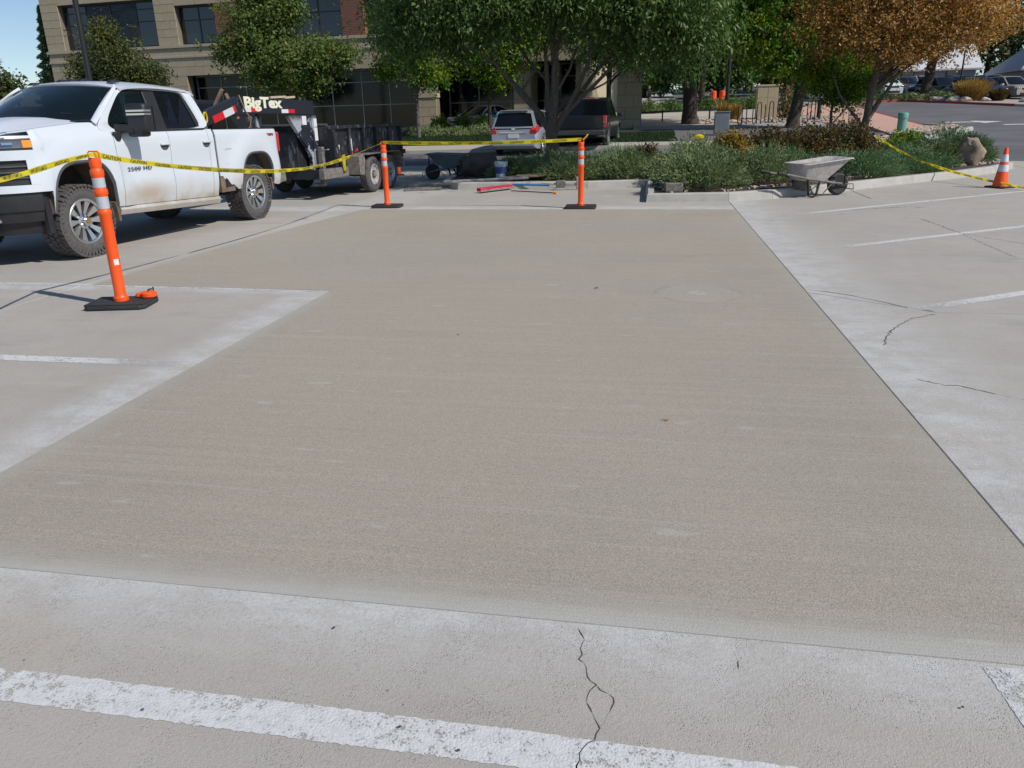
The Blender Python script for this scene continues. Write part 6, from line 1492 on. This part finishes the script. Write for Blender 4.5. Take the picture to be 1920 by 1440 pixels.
tree('shade_tree', 'slim dark tree with leaves overhanging the stone pillar', 3.2, 56.5, .2, 2.6, [(0,0,5.6,2.8,2.4,1.8),(2.6,-.4,5.0,2.2,2,1.5),(-2,0,5.4,2.2,2,1.6),(0,0,8.6,3.6,3,2.2)], 22000, 'ash', .18, .08, 27, bark='bark_dark')
tree('maple_tree', 'bright green tree turning yellow with dark leaning trunk right of centre', 6.6, 40.6, .30, 2.3, [(-.2,0,4.3,2.3,2.0,1.5),(-1.9,-.6,4.1,1.5,1.4,1.2),(1.2,0,4.5,1.6,1.5,1.3),(-.6,0,6.2,2.4,2.1,1.6),(1.0,-.3,3.0,1.2,1.1,.8),(-1.0,-.4,3.1,1.4,1.2,.8),(.4,0,7.8,2.2,2,1.5),(-2.6,.2,5.6,1.3,1.2,1.0),(1.9,-.2,3.4,.8,.8,.8),(-.5,1,9.4,2.6,2.4,1.4)], 52000, 'sunny', .15, .12, 28, bark='bark_dark', lean=(.32,0))
tree('russet_tree', 'orange-brown leaved tree in the juniper bed at right', 6.12, 25.4, .125, 1.9, [(0,0,3.7,1.9,1.7,1.1),(1.7,.1,3.6,1.5,1.4,1.0),(-1.2,0,3.8,1.2,1.2,1.0),(.6,0,4.8,2.1,1.8,1.1),(2.6,.1,3.9,1.1,1.1,.9),(.9,-.3,2.95,1.5,1.1,.5),(-.9,.1,4.9,1.2,1.2,.9),(1.8,0,4.8,1.4,1.3,.9),(.8,.5,6.2,2.2,2,1.2)], 56000, 'orange_leaf', .085, .05, 29, lean=(.14,0), twig=.16, extra=[([(.02,0,.85),(-.12,0,1.15),(-.4,0,1.45),(-.75,0,1.9),(-1.0,0,2.5)],[.06,.05,.04,.03,.012]),([(.12,0,1.2),(.35,.0,1.6),(.6,0,2.0),(.9,.1,2.6)],[.09,.07,.05,.02])])
tree('maple_tree', 'low green leafy sapling growth under the orange-brown tree', 5.6, 27.2, .05, 1.0, [(-.2,0,2.35,.8,.8,.8),(.4,0,2.0,.8,.7,.5),(1.1,0,2.35,.7,.7,.45),(-.7,0,2.8,.6,.6,.6)], 9000, 'sunny', .09, .06, 30)
tree('russet_tree', 'far orange-brown tree with thick dark trunk across the road', 19.8, 65.2, .38, 2.8, [(0,0,5.8,3.6,3,1.9),(2.8,0,5.2,2.4,2.2,1.6),(-2.8,0,5.6,2.6,2.4,1.8),(1,0,8,4,3.2,2.2),(4.0,-.3,5.6,1.8,1.8,1.7)], 26000, 'orange_leaf', .24, .15, 31, bark='bark_dark', lean=(.25,0))
tree('shade_tree', 'dark green tree left of the far orange-brown tree', 12.5, 72, .3, 2.4, [(0,0,4.5,4,3,2.4),(-4,0,5,3.5,3,2.6),(3.4,0,3.9,2.4,2.4,1.8),(0,0,8.2,4.6,3.6,2.6)], 20000, 'far_green', .26, .17, 32, bark='bark_dark')
# backdrop trees, each its own
bt = [(-86,95,7.5,6.5,'yellow-green tree mass at the far left horizon','far_green'),(-97,100,6.5,7,'second green treetop at the far left edge','far_green'),(-73,92,4.8,3.2,'low olive treetop between the green trees and the conifer','far_green'),
      (38,104,13,9,'big green tree between the two far houses','far_green'),(50,104,14,9,'green and gold tree behind the grey hip roof','far_green'),(28,112,10,7,'dark tree behind the pale roofed building','ash'),(14,100,13,8,'dark backdrop tree behind the bright green tree','ash'),
      (4,96,12,8,'dark backdrop tree behind the plaza','ash'),(-6,98,11,8,'dark backdrop tree right of the office building','ash'),(62,110,13,9,'backdrop tree beyond the right edge','far_green'),(-1,84,7,6,'low dense tree behind the two standing people','ash'),(6,82,7,6,'low dense tree behind the orange barrels','ash'),(13,84,6.5,5.5,'low dense tree behind the stone pillar','ash'),(20,88,6,5,'low tree left of the pale roofed building','far_green')]
for i, (x, y, h, wd_, lab, lm) in enumerate(bt):
    f = h/10; q = wd_/8
    tree('backdrop_tree', lab, x, y, .35, h*.18, [(0,0,h*.45,4*q,3*q,3*f),(-3*q,0,h*.38,2.8*q,2.6*q,2.4*f),(3.2*q,0,h*.4,2.8*q,2.6*q,2.4*f),(0,-1,h*.72,3.2*q,2.8*q,2.4*f),(2*q,-1,h*.25,3*q,2*q,2*f),(-2*q,-1,h*.25,3*q,2*q,2*f)], 9000, lm, .42, .30, 40+i, bark='bark_dark', group='trees beyond the car parks', nper=1, twig=.5)
# conifer at the building corner
t = thing('conifer', 'narrow dark conifer peeking out left of the building edge', 'tree', (-42.2, 52.5, hg(52.5)), 0)
MB().tube([(0,0,0),(0,0,8)], [.16,.03], 8).build('trunk', M['bark_dark'], t)
k = 9000; zz = rng.random(k)**.8*8; rr_ = (1-zz/8.3)*1.9*(.55+.45*np.sin(zz*5.5)**2)*rng.random(k)**.35; aa = rng.random(k)*6.283
C = np.stack([rr_*np.cos(aa), rr_*np.sin(aa), zz-.22*rr_+.2], 1); D = np.stack([np.cos(aa), np.sin(aa), -.3+0*aa], 1)+rng.normal(size=(k,3))*.3
link('crown', leaf_mesh(C, D, rng.normal(size=(k,3))+np.array([0,0,1]), .30, .07, 'juniper', 'crown'), t)

# ---- shrubs
def juniper(label, x, y, sx, sy, h, n, mt='juniper', seed=1, spiky=.5, group='junipers in the planting island', zb=.10):
    t = thing('juniper', label, 'shrub', (x, y, hg(y)+zb), 0, group)
    rs = np.random.default_rng(seed); k = n//9
    a = rs.random(k)*6.283; r = np.sqrt(rs.random(k)); px, py = r*np.cos(a)*sx, r*np.sin(a)*sy
    hump = 1-.80*r**2.4; lump = .84+.20*np.sin(px*4.1+seed)*np.sin(py*4.7+seed*2)+.10*np.sin(px*9+py*8+seed)
    pz = h*hump*lump*(rs.random(k)**.32)
    base = np.stack([px, py, np.maximum(pz, .02)], 1); out = np.stack([np.cos(a)*r*.9, np.sin(a)*r*.9, .75-r*.4], 1)+rs.normal(size=(k, 3))*.28
    out /= np.linalg.norm(out, axis=1)[:, None]
    # each spray: nine needled sprigs feathered along a shoot
    L_ = rs.uniform(.10, .24, k)*(1+spiky*(rs.random(k)**4)*1.3); C = []; D = []; ln = []
    for j in range(9):
        q = j/8; c = base+out*(L_*(q-.3))[:, None]; d = out+rs.normal(size=(k, 3))*(.55-.45*q); C.append(c+d*.02); D.append(d); ln.append(.095-.045*q+0*L_)
    C = np.concatenate(C); D = np.concatenate(D); ln = np.concatenate(ln)
    link('foliage', leaf_mesh(C, D, rs.normal(size=C.shape), ln, .016, mt, 'foliage'), t)
    b = MB(); rq = random.Random(seed)
    for q in range(7):
        a = rq.random()*6.28; b.tube([(0,0,-.05),(math.cos(a)*sx*.3,math.sin(a)*sy*.3,h*.3),(math.cos(a)*sx*.6,math.sin(a)*sy*.6,h*.5)],[.02,.015,.006],5,cap=False)
    b.build('stems', M['bark'], t); return t
J = [(-3.0,18.6,.75,.6,.42,'juniper at the left end of the bed behind the white bucket','juniper'),(-1.75,18.3,.95,.8,.46,'dark low juniper just left of the right post','juniper'),(-.55,18.4,.85,.85,.58,'juniper between the right post and the kerb corner','juniper'),
     (-2.4,20.4,1.3,1.1,.56,'juniper at the foot of the ash trunk','juniper'),(-.6,20.8,1.3,1.1,.58,'rear juniper with upright sprays left of the big mound','juniper_blue'),
     (.95,15.55,.85,.8,.72,'front juniper mound overhanging the kerb corner','juniper'),(1.0,17.6,1.15,1.1,.88,'tallest green juniper mound with a yellow tag','juniper'),(2.2,16.6,.9,.85,.70,'juniper mound left of the standing wheelbarrow','juniper'),
     (2.9,18.3,1.2,1.0,.52,'juniper behind the standing wheelbarrow handles','juniper_blue'),(4.3,18.1,.95,.85,.54,'juniper right behind the standing wheelbarrow tray','juniper_blue'),(5.5,19.4,1.0,.8,.24,'blue-green juniper under the slanting tape','juniper_blue'),
     (4.6,20.4,1.1,1.0,.28,'juniper at the foot of the orange-brown tree','juniper_blue'),(6.4,20.9,.95,.8,.36,'low juniper left of the reddish boulder','juniper_blue'),(7.7,22.8,1.05,.9,.92,'upright dark juniper behind the reddish boulder','juniper_blue'),(6.2,22.6,1.2,1.0,.42,'rear juniper before the pale gravel bed','juniper_blue'),(7.15,21.6,.55,.5,.62,'small bright juniper pressed against the left of the reddish boulder','juniper'),(8.0,22.2,.55,.5,.80,'juniper spilling over the top of the reddish boulder','juniper_blue')]
for i, (x, y, sx, sy, h, lab, mt) in enumerate(J): juniper(lab, x, y, sx, sy, h, 15000 if y < 19 else 10000, mt, 100+i)
o = MB().lathe([(.01,0),(.09,.01),(.10,.05),(.05,.08),(.01,.085)], 10).build('yellow_tag', M['yellow'], smooth=50); o.location = (.95, 16.9, .98); tag(o, 'small yellow clump lying on top of the tallest juniper mound', 'tag')
# spiky dead sprays
def bush(name, label, x, y, sx, sy, h, n, mt, ln=.06, wd=.04, seed=1, zb=.1, group=None, cat='shrub'):
    t = thing(name, label, cat, (x, y, hg(y)+zb), 0, group); rs = np.random.default_rng(seed); k = n
    d = rs.normal(size=(k, 3)); d /= np.linalg.norm(d, axis=1)[:, None]; d[:, 2] = np.abs(d[:, 2]); r = rs.random(k)**.45
    lump = 1+.18*np.sin(d[:, 0]*7+seed)*np.sin(d[:, 1]*6)+.22*rs.normal(size=k)*.4
    C = d*(r*lump)[:, None]*np.array([sx, sy, h]); link('foliage', leaf_mesh(C, rs.normal(size=C.shape)+d*.6+np.array([0,0,.4]), rs.normal(size=C.shape)+d, ln, wd, mt, 'foliage'), t)
    b = MB(); rq = random.Random(seed)
    for q in range(14):
        e = Vector((rq.uniform(-.8,.8)*sx, rq.uniform(-.8,.8)*sy, h*rq.uniform(.75,1.15))); b.tube([(e.x*.15,e.y*.15,-.05), e*.55, e], [.012,.009,.004], 4, cap=False)
    b.build('stems', M['bark'], t); return t
hb = [(1.95,20.6,.6,.6,.86,'yellowbush','golden yellow shrub before the grey utility box'),(1.2,21.0,.4,.4,.66,'yellowbush','small golden shrub left of the larger golden one'),(2.9,20.9,1.0,.8,.92,'brownbush','left dark brown shrub in the hedge behind the junipers'),(4.0,21.6,1.0,.8,.94,'brownbush','middle dark brown shrub behind the standing wheelbarrow'),
      (5.1,22.6,.95,.8,1.0,'brownbush','olive shrub just left of the orange-brown tree'),(7.1,24.4,.7,.6,.72,'limebush','yellow-green shrub right of the orange-brown tree trunk'),(-.1,19.9,.40,.4,.66,'brownbush','dry brown shrub left of the tallest juniper'),(4.7,24.2,1.5,.8,.9,'brownbush','rear olive brown shrub of the hedge')]
for i, (x, y, sx, sy, h, mt, lab) in enumerate(hb): bush('shrub', lab, x, y, sx, sy, h, 15000 if sx > .5 else 5000, mt, .07, .045, 200+i, group='leafy shrubs behind the junipers')
bush('shrub', 'tall thin olive sprig rising from the hedge', 5.75, 24.9, .22, .22, 1.30, 600, 'brownbush', .08, .05, 231)
# bushes along the building
for i, (x, lab) in enumerate([(-11.0,'first lime-green bush from the stone column'),(-9.8,'second lime-green bush from the stone column'),(-8.7,'third lime-green bush, before the silver sedan rear'),(-7.3,'lime-green bush nearest the silver wagon roof')]):
    bush('shrub', lab, x+.2, 40.6+(.3 if i%2 else 0), .60, .55, .95+.1*(i%2), 2600, 'limebush', .10, .06, 240+i, group='lime-green bushes under the windows')
for i in range(9):
    x = -16.5+i*1.15; bush('shrub', ['low dark shrub at the left end of the hedge row','low dark hedge shrub behind the trailer corner','low dark hedge shrub before the left part of the windows','low dark hedge shrub before the stone column left side','low dark hedge shrub under the stone column','low dark hedge shrub before the first lime bush','low dark hedge shrub before the second lime bush','low dark hedge shrub before the third lime bush','low dark hedge shrub nearest the silver wagon'][i], x, 39.3+.3*math.sin(i*2), .8, .6, .50+.06*math.sin(i*3), 2200, 'juniper', .12, .03, 260+i, group='low dark hedge along the building')
# low hedge beyond the plaza, roses near the pillar, straw grass across the road
for i, (x, y) in enumerate([(-.4,55),(1.2,56),(3.6,56.5),(5.2,57),(6.6,57.5)]):
    bush('shrub', ['low green shrub farthest left behind the plaza pavement','low green shrub left of the dark middle trunk','low green shrub right of the dark middle trunk','low green shrub beneath the orange barrels','low green shrub left of the stone pillar, far back'][i], x, y, 1.1, .7, .8, 1800, 'ash', .18, .06, 280+i, group='low shrubs behind the plaza')
bush('rose_bush', 'rose bush between the stone pillar and the leaning trunk', 7.6, 48.2, .7, .6, 1.5, 1600, 'juniper_blue', .14, .10, 290)
bush('flowers', 'cluster of pink-orange blooms beside the stone pillar', 7.35, 47.9, .55, .4, 1.9, 160, 'orange_leaf', .18, .14, 291, cat='flowers')
for i, (x, y, s, h, lab) in enumerate([(21.5,60.8,1.15,1.6,'big clump of straw-coloured ornamental grass across the road'),(22.9,60.0,.6,.9,'smaller brown grass clump right of the big straw clump'),(4.0,47.6,.45,1.1,'straw grass tuft beside the dark lamp post'),(4.55,47.2,.4,1.0,'small straw grass tuft left of the stone pillar')]):
    t = thing('ornamental_grass', lab, 'grass clump', (x, y, hg(y)+.1), 0); rs = np.random.default_rng(300+i); k = 2600 if i < 2 else 900
    a = rs.random(k)*6.283; r = rs.random(k)**.5; lean_ = np.stack([np.cos(a)*r*s, np.sin(a)*r*s, h*(1-.25*r)+0*a], 1); q = rs.random((k, 1)); C = lean_*(q*.75+.12); C[:, :2] += (np.stack([np.cos(a), np.sin(a)], 1)*(r*s*.55)[:, None]*(1-q*.6))
    link('blades', leaf_mesh(C, lean_+rs.normal(size=(k,3))*.12, rs.normal(size=(k,3)), .38*h, .035, 'straw' if i != 1 else 'brownbush', 'blades'), t)
for i, (x, y, h) in enumerate([(17.0,64.8,.45),(18.6,64.4,.5),(20.0,63.0,.6),(21.0,62.9,.5),(15.6,65.2,.45)]):
    bush('shrub', ['low bush second from the left across the road','low dark bush before the far orange-brown trunk','dark bush right of the far trunk','dark bush behind the slim pole','leftmost low bush across the road'][i], x, y, 1.0, .8, h, 1500, 'juniper', .20, .06, 320+i, group='low bushes on the far verge')
# lawn blades and scattered grass at the verge (nobody could count it)
k = 26000; xs = rng.uniform(-14, 1.0, k); ys = rng.uniform(33.7, 39.0, k); zz = np.array([hg(v) for v in ys])+.14
C = np.stack([xs, ys, zz], 1); D = rng.normal(size=(k,3))*.35+np.array([0,0,1])
o = link('grass', leaf_mesh(C, D, rng.normal(size=(k,3)), .12, .02, 'grass', 'grass')); o['kind'] = 'stuff'
